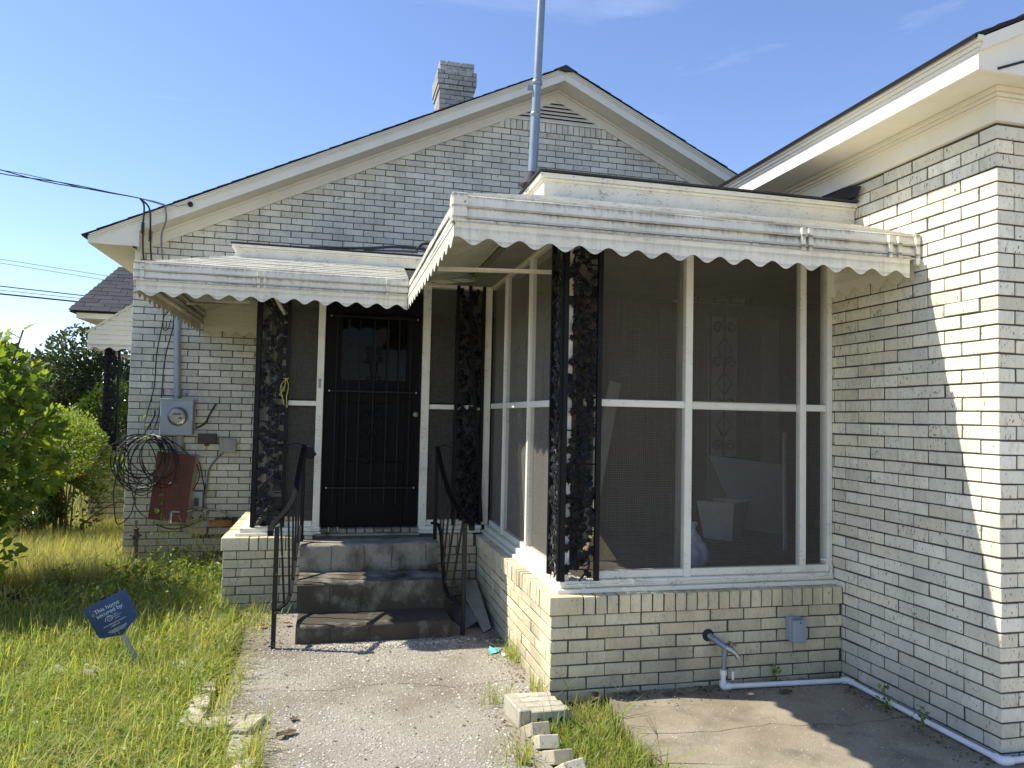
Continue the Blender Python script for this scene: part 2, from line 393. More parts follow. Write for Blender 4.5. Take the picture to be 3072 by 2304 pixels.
def course(u0, u1, start, trims=None):
    """brick spans [a,b] along a course from u0 to u1; start = length of the first piece"""
    out = []; a = u0; L = start
    while a < u1-.02:
        b = min(a+L, u1); out.append((a, b)); a = b+JT; L = BL
    return out

# ------------------------------------------------------------------ ground, path, slab
def dirt_mat():
    t = NT('soil_and_thatch'); p = t.pos(); n = t.noise(p, 3, 6, .6); n2 = t.noise(p, 60, 4, .7)
    c = t.ramp(n2, [(.3, (.045, .035, .02)), (.55, (.10, .085, .04)), (.75, (.16, .14, .07))]); c = t.mix(t.ramp(n, [(.4, 0), (.65, .6)]), c, (.06, .075, .02))
    return t.fin(t.bsdf(c, .95, normal=t.bump(n2, .8, .02), spec=.1))
def aggregate_mat(name, base, stone, dark, sc=70, amt=1, moss=.0):
    t = NT(name); p = t.pos(); big = t.noise(p, 1.6, 5, .6); v = t.vadd(p, t.vscale(t.n('TexNoise').outputs[1], .01))
    d = t.voro(p, sc); cc = t.voro(p, sc, out='Color'); pick = t.sep(cc)[0]; tone = t.sep(cc)[1]
    peb = t.math('MULTIPLY', t.ramp(d, [(.25, 1), (.45, 0)]), t.ramp(pick, [(.35, 0), (.45, 1)]))
    sc_ = t.mix(tone, stone, tuple(x*.55 for x in stone)); fine = t.noise(p, 180, 3, .6)
    b = t.mix(t.ramp(fine, [(.3, 0), (.7, 1)]), base, tuple(x*.6 for x in base))
    wear = t.ramp(t.noise(p, 2.6, 6, .6), [(.36, .1), (.62, 1)])
    c = t.mix(t.math('MULTIPLY', t.math('MULTIPLY', peb, wear), amt), b, sc_)
    c = t.mix(t.ramp(big, [(.44, 0), (.66, .85)]), c, dark)
    if moss: c = t.mix(t.ramp(t.noise(p, 4.2, 5, .65), [(.52, 0), (.66, moss)]), c, (.035, .038, .018))
    h = t.math('ADD', t.math('MULTIPLY', peb, .8), t.math('MULTIPLY', fine, .5))
    return t.fin(t.bsdf(c, .9, normal=t.bump(h, .6, .006), spec=.2))
M['soil'] = dirt_mat()
M['path'] = aggregate_mat('exposed_aggregate', (.37, .335, .275), (.64, .60, .52), (.17, .14, .105), 60, .85)
M['slab'] = aggregate_mat('worn_concrete', (.40, .345, .25), (.60, .53, .42), (.20, .165, .115), 120, .55, .35)
def steps_mat():
    t = NT('stained_concrete'); p = t.pos(); z = t.sep(p)[2]; fine = t.noise(p, 90, 4, .65)
    c = t.mix(t.ramp(fine, [(.35, 0), (.7, 1)]), (.37, .345, .275), (.25, .23, .178))
    mold = t.noise(t.map(p, (1, 1, .8)), 4.5, 6, .65)
    low = t.ramp(z, [(0, 1), (.30, .62), (.36, .12), (.55, 0)])
    c = t.mix(t.ramp(t.math('MULTIPLY_ADD', low, .28, mold), [(.47, 0), (.72, .92)]), c, (.050, .042, .028))
    c = t.mix(t.ramp(t.noise(t.map(p, (1, 1, .25)), 10, 4), [(.56, 0), (.72, .3)]), c, (.10, .09, .06))
    return t.fin(t.bsdf(c, .92, normal=t.bump(t.math('ADD', fine, t.math('MULTIPLY', mold, .4)), .5, .006), spec=.2))
M['steps'] = steps_mat()
g = MB(); g.box(-300, 300, -300, 300, -.4, -.03); o = g.build('ground', M['soil']); structure(o)
path_poly = [(0.02, 2.1), (-1.75, 2.1), (-1.68, 1.83), (-1.63, 1.06), (-1.64, .59), (-1.68, .12), (-1.47, .04), (-1.43, -.45), (-1.36, -2), (-1.3, -9), (-.12, -9), (-.16, -1.2), (-.2, -.4), (-.25, -.05), (.02, -.02)]
o = MB().prism(path_poly[::-1], 'z', -.12, 0).build('path', M['path']); structure(o)
slab_poly = [(.31, .02), (9, .02), (9, -2.15), (.32, -2.15), (.29, -.86), (.262, -.5), (.27, -.25)]
o = MB().prism(slab_poly[::-1], 'z', -.12, .028).build('patio_slab', M['slab']); structure(o)

M['bounce_ground'] = aggregate_mat('pale_bounce_concrete', (.62, .56, .45), (.68, .62, .50), (.52, .46, .36), 120, .5)
o = MB().prism([(-14, -1.30), (-2.2, -1.30), (-1.52, -1.6), (-1.5, -9.0), (-.1, -9.0), (-.1, -1.6), (.3, -1.6), (.3, -2.2), (14.0, -2.2), (14.0, -22), (-14, -22)][::-1], 'z', -.12, -.006).build('added_bounce_ground', M['bounce_ground']); structure(o)  # unseen pale ground added behind the camera to bounce sunlight onto shaded walls

# ------------------------------------------------------------------ main house with the gable
XR, ZR, SL = 1.142, 5.05, .475
sof = lambda x: ZR-SL*abs(x-XR)
EY = 3.644                       # front plane of the rake fascia
XL, XRT = XG, 2*XR-XG
house = thing('brick_house', 'pale brick house with a wide front gable, louvred vent and white rake boards', 'house', (XG, YG, 0))
wall = MB()
wall.prism([(XL+.005, -.1), (XRT-.01, -.1), (XRT-.01, 2.98), (XRT-.01, sof(XRT)-.01), (XR, ZR-.01), (XL+.005, sof(XL)-.01)], 'y', YG+.005, YG+.20)
wall.box(XL+.005, XL+.20, YG+.2, 11, -.1, 3.0); wall.box(XRT-.2, XRT-.01, YG+.2, 11, -.1, 3.0)
wall.prism([(XL+.010, -.1), (XRT-.01, -.1), (XRT-.01, sof(XRT)), (XR, ZR), (XL+.010, sof(XL))], 'y', 10.8, 11)
wall = wall.build('wall', M['mortar'], house)
B = Bricks(); ZG0 = 2.441
for k in range(-40, 39):
    zc = ZG0-(k+.5)*PC
    if zc < -.02: continue
    head = k % 2 == 0
    for a, b in course(XG, 3.45, BD+.0025 if head else BL):
        lim = XR-(ZR-(zc+BH/2)+.025)/SL; limr = 2*XR-lim
        if zc > 2.85: a = max(a, lim); b = min(b, limr)
        if b-a < .03: continue
        xc = (a+b)/2
        if not (xc < -1.62 or zc > 2.60): continue
        if zc > 4.56 and .47 < xc < 1.86: continue
        if .30 < zc < .42 and -2.30 < xc < -1.95: continue          # the patched spot with the loose bricks
        if zc < .30 and -2.35 < xc < -1.95 and k % 3 == 0: continue
        B.add((xc, YG, zc), b-a)
    for a, b in course(YG+(0 if not head else BD+JT), 9.5, BL if head else BL):   # left side wall, starting behind the corner brick
        a2 = max(a, YG+BD+JT) if not head else a
        if b-a2 > .03 and zc < 2.93: B.add((XG, (a2+b)/2, zc), b-a2, rz=-math.pi/2, pri=0)
B.b = [(p, c, L, H, D, rz, rx, 'brick_gable') for p, c, L, H, D, rz, rx, m in B.b]
for i in range(21): B.add((.525+i*PC, YG-.012, 4.6255), L=.057, H=.100, mat='brick_gable')
# chimney
chim_x0, chim_x1, chim_y0, chim_y1 = .17, .66, 6.5, 7.05
B.finish(wall, 268)
chim = MB().box(chim_x0+.012, chim_x1-.012, chim_y0+.012, chim_y1-.012, 3.8, 6.44).build('chimney', M['mortar'], house)
B = Bricks()
for k in range(19):
    zc = 5.22+k*.0695; e = 0
    if k in (14, 15, 16): e = .035
    if k == 13: e = .018
    if zc > 6.5: break
    for a, b in course(chim_x0-e, chim_x1+e, .155 if k % 2 else BD): B.add(((a+b)/2, chim_y0-e, zc), b-a, H=.062, mat='brick_chimney')
    for a, b in course(chim_y0-e+BD+JT, chim_y1+e, BL if k % 2 else .155): B.add((chim_x0-e, (a+b)/2, zc), b-a, H=.062, rz=-math.pi/2, mat='brick_chimney')
B.finish(chim, 120)
def rake(x0, x1, y0, y1, d0, d1):
    """strip that follows the rake between offsets d0,d1 from the soffit line"""
    m = MB()
    xs = [x0, x1] if not (x0 < XR < x1) else [x0, XR, x1]
    lo = [(x, sof(x)+d0) for x in xs]; hi = [(x, sof(x)+d1) for x in xs][::-1]
    return m.prism(lo+hi, 'y', y0, y1)
RX0, RX1 = -3.335, 2*XR+3.335
rake(XG+.02, XRT-.02, YG-.024, YG+.012, -.118, .002).build('frieze_board', M['trim'], house)
rake(XG+.02, XRT-.02, YG-.042, YG-.026, -.022, .002).build('bed_mould', M['trim'], house)
rake(-2.98, 2*XR+2.98, EY+.02, YG+.02, .004, .014).build('soffit', M['soffit'], house)
for a, b in ((-3.34, XR), (XR+.002, RX1)):
    e_, k_ = (a, -3.235) if a < XR else (b, 2*XR+3.235)
    pl = [(e_, 2.968), (k_, 2.968), (XR+(.002 if a > XR else 0), ZR-.002), (XR+(.002 if a > XR else 0), ZR+.098), (e_, sof(e_)+.098)]
    MB().prism(pl if a < XR else pl[::-1], 'y', EY, EY+.018).build('fascia', M['trim'], house)
    m = MB()
    for d0, d1, p in ((.080, .094, .008), (.096, .112, .018), (.114, .132, .030)):
        lo = [(a, sof(a)+d0), (b, sof(b)+d0), (b, sof(b)+d1), (a, sof(a)+d1)]; m.prism(lo, 'y', EY-p, EY-.002)
    m.build('crown_mould', M['trim'], house)
# boxed eave returns and long eaves
for sgn in (1, -1):
    X = lambda x: x if sgn > 0 else 2*XR-x
    pts = [(X(-3.236), 2.966), (X(-2.93), 2.966), (X(-2.93), sof(-2.93)+.006), (X(-3.236), 2.974)]
    MB().prism(pts if sgn > 0 else pts[::-1], 'y', EY+.003, EY+.017).build('eave_return', M['trim'], house)
    x0, x1 = sorted((X(-3.335), X(XG+.02))); MB().box(x0, x1, EY+.02, 11, 2.966, 2.976).build('soffit', M['soffit'], house)
    x0, x1 = sorted((X(-3.338), X(-3.356))); MB().box(x0, x1, EY-.001, 11, 2.968, 3.06).build('fascia', M['trim'], house)
    x0, x1 = sorted((X(-2.97), X(-3.02))); MB().box(x0, x1, YG-.03, YG+.01, 2.80, 2.966).build('frieze_board', M['trim'], house)
# roof decks with overlapping shingle courses
def slope_roof(parent, x0, z0, x1, z1, y0, y1, rows, name='roof', mat='shingle'):
    deck = MB()
    dx, dz = x1-x0, z1-z0; L = math.hypot(dx, dz); nx, nz = (-dz/L, dx/L) if dx > 0 else (dz/L, -dx/L)
    deck.prism([(x0, z0), (x1, z1), (x1-nx*.010, z1-nz*.010), (x0-nx*.010, z0-nz*.010)], 'y', y0+.012, y1)
    d = deck.build(name, M['tar'], parent)
    m = MB()
    for r_ in range(rows):
        a0, a1 = r_/rows, min(1, (r_+1.25)/rows); e = rnd.uniform(-.006, .006)
        p = [(x0+dx*a0, z0+dz*a0, .008), (x0+dx*a1, z0+dz*a1, .002), (x0+dx*a1, z0+dz*a1, 0), (x0+dx*a0, z0+dz*a0, .002)]
        m.prism([(x+nx*h, z+nz*h) for x, z, h in p], 'y', y0+e, y1)
    o = m.build('shingle_courses', M[mat], d); o['kind'] = 'stuff'
    return d
slope_roof(house, -3.40, sof(-3.40)+.134, XR, ZR+.134, EY-.042, 11.3, 36)
slope_roof(house, 2*XR+3.40, sof(-3.40)+.134, XR, ZR+.134, EY-.042, 11.3, 36)
MB().prism([(XR-.13, ZR+.085), (XR, ZR+.150), (XR+.13, ZR+.085)], 'y', EY-.045, 11.3).build('ridge_cap', M['shingle'], house)
# louvred gable vent
vent = MB().prism([(.63, 4.690), (1.68, 4.690), (1.155, 4.945)], 'y', YG-.004, YG+.004).build('vent', M['tar'], house)
for i in range(6):
    z = 4.692+i*.041; half = (4.945-z)/(4.945-4.690)*.525-.01
    if half < .04: continue
    m = MB(); x0, x1 = 1.155-half, 1.155+half
    m.prism([(YG-.026, z), (YG-.021, z+.004), (YG-.002, z+.030), (YG-.006, z+.034), (YG-.030, z+.006)], 'x', x0, x1).build('louvre', M['trim'], vent)
MB().box(.56, 1.75, YG-.03, YG-.001, 4.677, 4.690).build('vent_sill', M['trim'], house)

# ------------------------------------------------------------------ wing at the right
wing = thing('house_wing', 'pale brick house wing at the right edge with deep white eaves', 'house', (W, YC, 0))
wall = MB(); wall.box(W+.005, W+.2, YC+.005, .16, -.1, 2.99); wall.box(W+.2, 6.5, YC+.005, YC+.2, -.1, 2.99); wall.box(6.3, 6.5, YC+.2, 3.7, -.1, 2.99)
wall = wall.build('wall', M['mortar'], wing)
B = Bricks(); ZW0 = 2.7625
for k in range(-1, 44):
    zc = ZW0-(k+.5)*PC
    if k % 2 == 0:      # full brick along the side wall at the corner, header on the front
        for a, b in course(YC, .13, BL): B.add((W, (a+b)/2, zc), b-a, rz=-math.pi/2)
        for a, b in course(W+BD+JT, 4.2, BL): B.add(((a+b)/2, YC, zc), b-a)
    else:
        for a, b in course(W, 4.2, BL): B.add(((a+b)/2, YC, zc), b-a)
        for a, b in course(YC+BD+JT, .13, BL): B.add((W, (a+b)/2, zc), b-a, rz=-math.pi/2)
B.finish(wall, 300)
ZS = 2.977
MB().box(W-.022, W+.02, YC-.022, 3.6, 2.836, ZS-.002).box(W+.02, 6.5, YC-.022, YC+.015, 2.836, ZS-.002).build('frieze_board', M['soffit'], wing)
m = MB()
for h0, h1, p in ((.052, .040, .032), (.038, .022, .042), (.020, .002, .060)):
    m.box(W-p, W-.02, YC-p, 3.6, ZS-h0, ZS-h1); m.box(W-.02, 6.5, YC-p, YC-.018, ZS-h0, ZS-h1)
m.build('crown_mould', M['soffit'], wing)
FX, FY = 1.462, -1.209
m = MB(); m.box(FX+.016, W+.05, FY+.016, 3.6, ZS, ZS+.012); m.box(W+.05, 6.5, FY+.016, YC+.05, ZS, ZS+.012); m.build('soffit', M['soffit'], wing)
MB().box(FX, FX+.018, FY, 3.64, ZS-.012, ZS+.080).build('fascia', M['white'], wing)
m = MB()
for h0, h1, p in ((.062, .076, .006), (.078, .094, .016), (.096, .118, .030)): m.box(FX-p, FX-.001, FY-p, 3.64, ZS+h0, ZS+h1)
m.build('crown_mould', M['trim'], wing)
rise = lambda x: ZS+.002+SL*(x-FX)
MB().prism([(FX+.018, ZS-.010), (6.4, ZS-.010), (6.4, ZS+.07+SL*1.6), (4.2, rise(4.2)+.07), (FX+.018, ZS+.078)], 'y', FY+.002, FY+.018).build('gable_panel', M['trim'], wing)
MB().prism([(FX-.001, ZS+.060), (4.4, ZS+.060+SL*2.94), (4.4, ZS+.115+SL*2.94), (FX-.001, ZS+.115)], 'y', FY-.026, FY).build('rake_mould', M['trim'], wing)
MB().bar([(FX+.10, FY-.001, ZS+.002), (FX+.22, FY-.001, ZS+.045), (FX+.5, FY-.001, ZS+.13)], .010, .004, (0, 0, 1)).build('seam', M['tar'], wing)
slope_roof(wing, FX-.045, ZS+.112, 4.4, ZS+.112+SL*(4.4-FX+.045), FY-.038, 8.5, 26)
slope_roof(wing, 7.38, ZS+.112, 4.402, ZS+.112+SL*(7.38-4.402), FY-.038, 8.5, 26)
# ------------------------------------------------------------------ screened porch
porch = thing('screened_porch', 'L-shaped screened porch on a low cream brick base with white frames', 'porch', (0, 0, 0))
base = MB(); base.box(.005, W-.001, .005, .19, -.1, .4385); base.box(.005, .19, .19, YD+.1, -.1, .4385); base.box(XD+.005, .005, YD+.005, YD+.19, -.1, .4385); base.box(XD+.005, XD+.19, YD+.19, YG, -.1, .4385)
base.box(-.006, W-.001, -.006, .17, .4386, .531); base.box(-.006, .17, .1701, YD+.1, .4386, .531); base.box(XD-.006, -.0061, YD-.006, YD+.17, .4386, .531); base.box(XD-.006, XD+.17, YD+.1701, YG-.002, .4386, .531)
base = base.build('base_wall', M['mortar'], porch)
B = Bricks(); mt = 'brick_porch'
for r_ in range(7):
    zc = .44-(r_+.5)*PC
    if r_ % 2 == 0:
        for a, b in course(BD+JT if 0 else 0, .0, BL): pass
        for a, b in course(0, 2.06, BL): B.add((0, (a+b)/2, zc), b-a, rz=-math.pi/2, mat=mt)
        for a, b in course(BD+JT, W-.004, BL): B.add(((a+b)/2, 0, zc), b-a, mat=mt)
        for a, b in course(XD, -1.30, BD): B.add(((a+b)/2, YD, zc), b-a, mat=mt)
        for a, b in course(YD+BD+JT, YG-.01, BL): B.add((XD, (a+b)/2, zc), b-a, rz=-math.pi/2, mat=mt)
    else:
        for a, b in course(0, W-.004, BL): B.add(((a+b)/2, 0, zc), b-a, mat=mt)
        for a, b in course(BD+JT, 2.06, BL): B.add((0, (a+b)/2, zc), b-a, rz=-math.pi/2, mat=mt)
        for a, b in course(XD, -1.30, BL): B.add(((a+b)/2, YD, zc), b-a, mat=mt)
        for a, b in course(YD+BD+JT, YG-.01, BL): B.add((XD, (a+b)/2, zc), b-a, rz=-math.pi/2, mat=mt)
    for a, b in course(-.36, -.005, .10 if r_ % 2 else BL): B.add(((a+b)/2, YD, zc), b-a, mat=mt)
# rowlock cap, slightly proud
zr, hr, dr = .488, .094, .195
B.add((.0785, -.012, zr), .181, hr, dr, mat=mt)
x = .170+JT
while x < W-.03:
    w = min(.0572, W-.006-x); B.add((x+w/2, -.012+rnd.gauss(0, .0012), zr), w, hr, dr, mat=mt); x += w+JT
y = dr+JT-.012
while y < 2.05:
    B.add((-.012+rnd.gauss(0, .001), y+.0286, zr), .0572, hr, dr, rz=-math.pi/2, mat=mt); y += .0572+JT
B.add((XD-.012+.095, YD-.012, zr), .19, hr, dr, mat=mt)
x = XD-.012+.19+JT
while x < -1.30: B.add((x+.0286, YD-.012, zr), .0572, hr, dr, mat=mt); x += PC
x = -.345
while x < -.06: B.add((x+.0286, YD-.012, zr), .0572, hr, dr, mat=mt); x += PC
y = YD+dr+JT-.012
while y < YG-.06: B.add((XD-.012, y+.0286, zr), .0572, hr, dr, rz=-math.pi/2, mat=mt); y += PC
B.finish(base, 300)
# floor, inner walls, ceiling
M['porch_floor'] = simple_mat('porch_floor', (.13, .11, .085), .8, var=.25, sc=6)
MB().box(.2, 3.6, .2, 2.3, .35, .50).box(-1.7, .2, 2.28, YG, .35, .50).box(.2, 3.6, 2.3, YG, .35, .50).build('floor', M['porch_floor'], porch)
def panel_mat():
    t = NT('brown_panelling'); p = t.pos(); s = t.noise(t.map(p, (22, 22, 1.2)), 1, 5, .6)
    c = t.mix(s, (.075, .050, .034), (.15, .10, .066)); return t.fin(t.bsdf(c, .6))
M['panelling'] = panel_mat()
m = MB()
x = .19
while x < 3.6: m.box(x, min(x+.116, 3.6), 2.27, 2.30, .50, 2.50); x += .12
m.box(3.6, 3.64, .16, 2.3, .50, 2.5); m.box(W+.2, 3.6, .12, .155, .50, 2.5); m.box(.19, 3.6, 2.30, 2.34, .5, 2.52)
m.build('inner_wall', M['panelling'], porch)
M['inner_paint'] = simple_mat('inner_paint', (.26, .245, .20), .7, var=.15, sc=5)
MB().box(2.10, 2.37, 2.245, 2.268, .52, 2.40).box(2.64, 2.80, 2.245, 2.268, .52, 2.40).build('inner_panel', M['inner_paint'], porch)
MB().box(-1.87, W+.02, 1.98, YG, 2.52, 2.58).box(-.10, 3.6, -.095, 1.98, 2.52, 2.58).build('ceiling', M['inner_paint'], porch)
# scroll grille in front of the inner panel
def scroll(c, r0, turns, u, v, start=0, hand=1, n=14):
    """spiral points in plane u,v that wind outwards from centre c"""
    out = []
    N = int(n*turns)+1
    for i in range(N+1):
        a = start+hand*2*math.pi*turns*i/N; r_ = r0*(.18+.82*i/N); out.append(Vector(c)+Vector(u)*math.cos(a)*r_+Vector(v)*math.sin(a)*r_)
    return out
U, Vz = Vector((1, 0, 0)), Vector((0, 0, 1))
m = MB()
for cx in (2.235,):
    for zc in (1.25, 1.62, 1.99, 2.30):
        for s in (-1, 1):
            m.tube(scroll((cx+s*.065, 2.225, zc), .055, 1.6, U*s, Vz, 0, 1), .006, 5); m.tube([(cx+s*.01, 2.225, zc-.10), (cx+s*.075, 2.225, zc-.19), (cx+s*.01, 2.225, zc-.28)], .006, 5)
    m.tube([(cx, 2.225, 1.12), (cx, 2.225, 2.42)], .008, 6)
for xx in (2.10, 2.37): m.tube([(xx, 2.225, 1.12), (xx, 2.225, 2.42)], .008, 6)
m.tube([(2.09, 2.225, 1.15), (2.38, 2.225, 1.15)], .008, 6).build('inner_grille', M['iron'], porch)
# white timber frame: sill, rails, mullions, posts
fr = lambda name, *b, mat='white', bev=.003: MB().bbox(*b, bev).build(name, M[mat], porch)
fr('sill', .045, W-.002, .045, .21, .536, .560, mat='white_worn'); fr('sill', .045, .21, .212, 2.13, .536, .560, mat='white_worn')
fr('sill_board', .070, W-.003, .070, .19, .561, .598, mat='white_worn'); fr('sill_board', .070, .19, .192, 2.13, .561, .598, mat='white_worn')
fr('sill', XD+.07, -1.20, YD+.045, YD+.2, .536, .560, mat='white_worn'); fr('sill_board', XD+.10, -1.205, YD+.07, YD+.19, .561, .592, mat='white_worn')
fr('sill', -.46, .04, YD+.045, YD+.2, .536, .560, mat='white_worn'); fr('sill_board', -.455, .05, YD+.07, YD+.19, .561, .592, mat='white_worn')
ZT = 2.50
Y0, X0 = .095, .095
fr('bottom_rail', .29, W-.004, Y0+.004, Y0+.044, .599, .640, mat='white_worn'); fr('bottom_rail', X0+.004, X0+.044, .29, 2.10, .599, .640, mat='white_worn')
fr('bottom_rail', -1.48, -1.27, YD+.10, YD+.14, .593, .635, mat='white_worn'); fr('bottom_rail', -.395, -.1, YD+.10, YD+.14, .593, .635, mat='white_worn')
for a, b in ((.20, .790), (1.565, 1.699)): fr('mid_rail', a, b, Y0, Y0+.035, 1.534, 1.573)
fr('mid_rail', .836, 1.521, Y0+.030, Y0+.06, 1.530, 1.575)
fr('mullion', .791, .834, Y0-.006, Y0+.040, .596, ZT); fr('mullion', 1.523, 1.563, Y0-.006, Y0+.040, .610, ZT)
fr('jamb', 1.700, W-.003, Y0-.012, Y0+.06, .600, ZT)
MB().box(W-.055, W-.003, .06, .08, 2.21, ZT).build('jamb_patch', M['white'], porch)
fr('corner_post', .088, .122, .088, .122, .598, ZT)
fr('mid_rail', X0, X0+.035, .20, 2.10, 1.528, 1.568)
for yy in (1.623, .915): fr('mullion', X0-.006, X0+.04, yy-.017, yy+.017, .60, ZT)
fr('corner_post', .045, .105, YD+.085, YD+.16, .593, ZT, mat='white_worn')
yD = YD+.10
fr('mid_rail', -1.49, -1.262, yD, yD+.034, 1.519, 1.557); fr('mid_rail', -.392, .04, yD, yD+.034, 1.515, 1.553)
fr('door_jamb', -1.266, -1.214, yD-.012, yD+.06, .56, ZT, mat='white_worn'); fr('door_jamb', -.456, -.394, yD-.012, yD+.06, .56, ZT, mat='white_worn')
fr('top_plate', XD+.06, .10, yD-.02, yD+.08, ZT-.005, ZT+.10); fr('top_plate', .09, .20, .20, yD, ZT+.001, ZT+.10, mat='soffit'); fr('top_plate', .09, W-.003, .09, .20, ZT+.002, ZT+.10, mat='soffit')
# latch plate on the jamb
MB().bbox(-1.252, -1.236, yD-.018, yD-.011, 1.66, 1.73, .002).build('latch_plate', M['brass'], porch)
# door threshold bricks
x = -1.21
while x < -.47: MB().bbox(x, x+.062, YD+.05, YD+.17, .548, .578, .004).build('threshold_brick', M['steps'], porch); x += .069
# insect screen and hardware cloth
def screen_mat():
    t = NT('insect_screen'); d = t.bsdf((.26, .245, .205), .8, spec=.1); tr = t.n('BsdfTransparent'); t.put(tr.inputs[0], (1, 1, 1))
    n = t.noise(t.pos(), 2.5, 3); lw_ = t.n('LayerWeight'); lw_.inputs[0].default_value = .5; f = t.math('MULTIPLY_ADD', t.math('POWER', lw_.outputs['Facing'], 1.5), .66, t.math('MULTIPLY_ADD', n, .10, .08)); return t.fin(t.mixsh(f, tr.outputs[0], d))
M['screen'] = screen_mat()
M['wire'] = simple_mat('galvanised_wire', (.27, .25, .21), .5, .1, var=.2, sc=30, bumps=0)
def screen(u0, u1, z0, z1, plane, c, wires=True):
    """plane 'y': u is x, at y=c;  plane 'x': u is y, at x=c"""
    P = (lambda u, d, z: (u, c+d, z)) if plane == 'y' else (lambda u, d, z: (c+d, u, z))
    MB().quad(P(u0, .024, z0), P(u1, .024, z0), P(u1, .024, z1), P(u0, .024, z1)).build('insect_screen', M['screen'], porch)
    if not wires: return
    m = MB(); s = .0127; w = .00045; ph = rnd.random()*6
    nx_ = int((u1-u0)/s); nz_ = int((z1-z0)/s)
    for i in range(1, nx_):
        u = u0+i*s; m.add([P(u-w, 0, z0), P(u+w, 0, z0), P(u+w, 0, z1), P(u-w, 0, z1)], [(0, 1, 2, 3)])
        m.add([P(u, -w, z0), P(u, w, z0), P(u, w, z1), P(u, -w, z1)], [(0, 1, 2, 3)])
    for j in range(1, nz_):
        zz = z0+j*s; seg = 10
        for q in range(seg):
            a, b = u0+(u1-u0)*q/seg, u0+(u1-u0)*(q+1)/seg
            wa, wb = [.0022*math.sin(5*t_+ph+j*.13)+.0012*math.sin(13*t_+j*.4) for t_ in (a, b)]
            m.add([P(a, 0, zz+wa-w), P(b, 0, zz+wb-w), P(b, 0, zz+wb+w), P(a, 0, zz+wa+w)], [(0, 1, 2, 3)])
            m.add([P(a, -w, zz+wa), P(b, -w, zz+wb), P(b, w, zz+wb), P(a, w, zz+wa)], [(0, 1, 2, 3)])
    o = m.build('hardware_cloth', M['wire'], porch); o['kind'] = 'stuff'
for z0, z1 in ((.632, 1.54), (1.566, ZT)):
    screen(.20, .80, z0, z1, 'y', Y0+.012); screen(.83, 1.53, z0, z1, 'y', Y0-.004 if z0 > 1 else Y0+.010); screen(1.56, 1.705, z0, z1, 'y', Y0+.012)
    screen(.20, .91, z0, z1, 'x', X0+.012); screen(.92, 1.615, z0, z1, 'x', X0+.012); screen(1.63, 2.12, z0, z1, 'x', X0+.012)
    screen(-1.72, -1.26, z0, z1-.03*(z0 < 1), 'y', yD+.014); screen(-.39, .05, z0, z1-.03*(z0 < 1), 'y', yD+.014)
# left side of the door part, seen edge-on
fr('sill_board', -1.80, -1.70, yD+.10, YG-.01, .536, .585, mat='white_worn'); fr('mid_rail', -1.735, -1.70, yD+.20, YG-.01, 1.519, 1.557)
for yy in (yD+.21, 3.10, YG-.05): fr('mullion', -1.74, -1.695, yy, yy+.04, .586, ZT)
fr('top_plate', -1.76, -1.68, yD+.082, YG-.01, ZT, ZT+.08)
for z0, z1 in ((.59, 1.52), (1.556, ZT)): screen(yD+.24, 3.11, z0, z1, 'x', -1.724); screen(3.13, YG-.04, z0, z1, 'x', -1.724)
# security door
M['door_black'] = simple_mat('black_door_paint', (.006, .005, .0045), .6, var=.3, sc=20, bumps=.1, spec=.12)
def glass_mat():
    t = NT('dark_glass'); g_ = t.n('BsdfGlossy'); t.put(g_.inputs[0], (.8, .8, .8)); g_.inputs['Roughness'].default_value = .05
    tr = t.n('BsdfTransparent'); t.put(tr.inputs[0], (.25, .27, .28)); fz = t.n('Fresnel'); fz.inputs[0].default_value = 1.5
    return t.fin(t.mixsh(t.math('MULTIPLY', fz.outputs[0], .22), tr.outputs[0], g_.outputs[0]))
M['glass'] = glass_mat()
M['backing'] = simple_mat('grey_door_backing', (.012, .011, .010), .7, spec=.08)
dx0, dx1 = -1.207, -.462
door = MB(); dy0, dy1 = yD+.014, yD+.048
door.bbox(dx0, -1.085, dy0, dy1, .585, 2.44, .003).bbox(-.578, dx1, dy0, dy1, .585, 2.44, .003)
door.bbox(-1.0845, -.5785, dy0, dy1, .585, 1.09, .003).bbox(-1.0845, -.5785, dy0, dy1, 1.55, 1.73, .003).bbox(-1.0845, -.5785, dy0, dy1, 2.26, 2.44, .003)
door = door.build('door', M['door_black'], porch)
MB().quad((-1.09, dy1-.008, 1.72), (-.57, dy1-.008, 1.72), (-.57, dy1-.008, 2.27), (-1.09, dy1-.008, 2.27)).build('pane', M['glass'], door)
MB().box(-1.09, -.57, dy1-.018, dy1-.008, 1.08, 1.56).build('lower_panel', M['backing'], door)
for z in (2.225, 1.640, .890):
    MB().bbox(-1.165, -.505, dy0-.030, dy0-.018, z-.009, z+.009, .002).build('cross_bar', M['iron'], door)
    for xx in (-1.17, -.50): MB().lathe([(.009, 0), (.009, .008), (.004, .013)], 8, Matrix.Translation((xx, dy0-.012, z)) @ Matrix.Rotation(R(90), 4, 'X')).build('bolt', M['chrome'], door)
for xx in (-1.122, -1.033, -.943, -.836, -.730, -.640, -.548):
    MB().bbox(xx-.0055, xx+.0055, dy0-.017, dy0-.007, .767, 2.24, .0015).build('bar', M['iron'], door)
def scrolls(x, y, zs, r_, k=1):
    m = MB()
    for z, up in zs:
        for s in (-1, 1):
            m.tube(scroll((x+s*(r_+.008), y, z), r_, 1.45, U*(-s), Vz*up, 0, 1), .0042, 5)
    return m
ys = dy0-.022
m = scrolls(-.836, ys, ((1.455, 1), (1.33, -1), (1.27, 1), (1.125, -1)), .034)
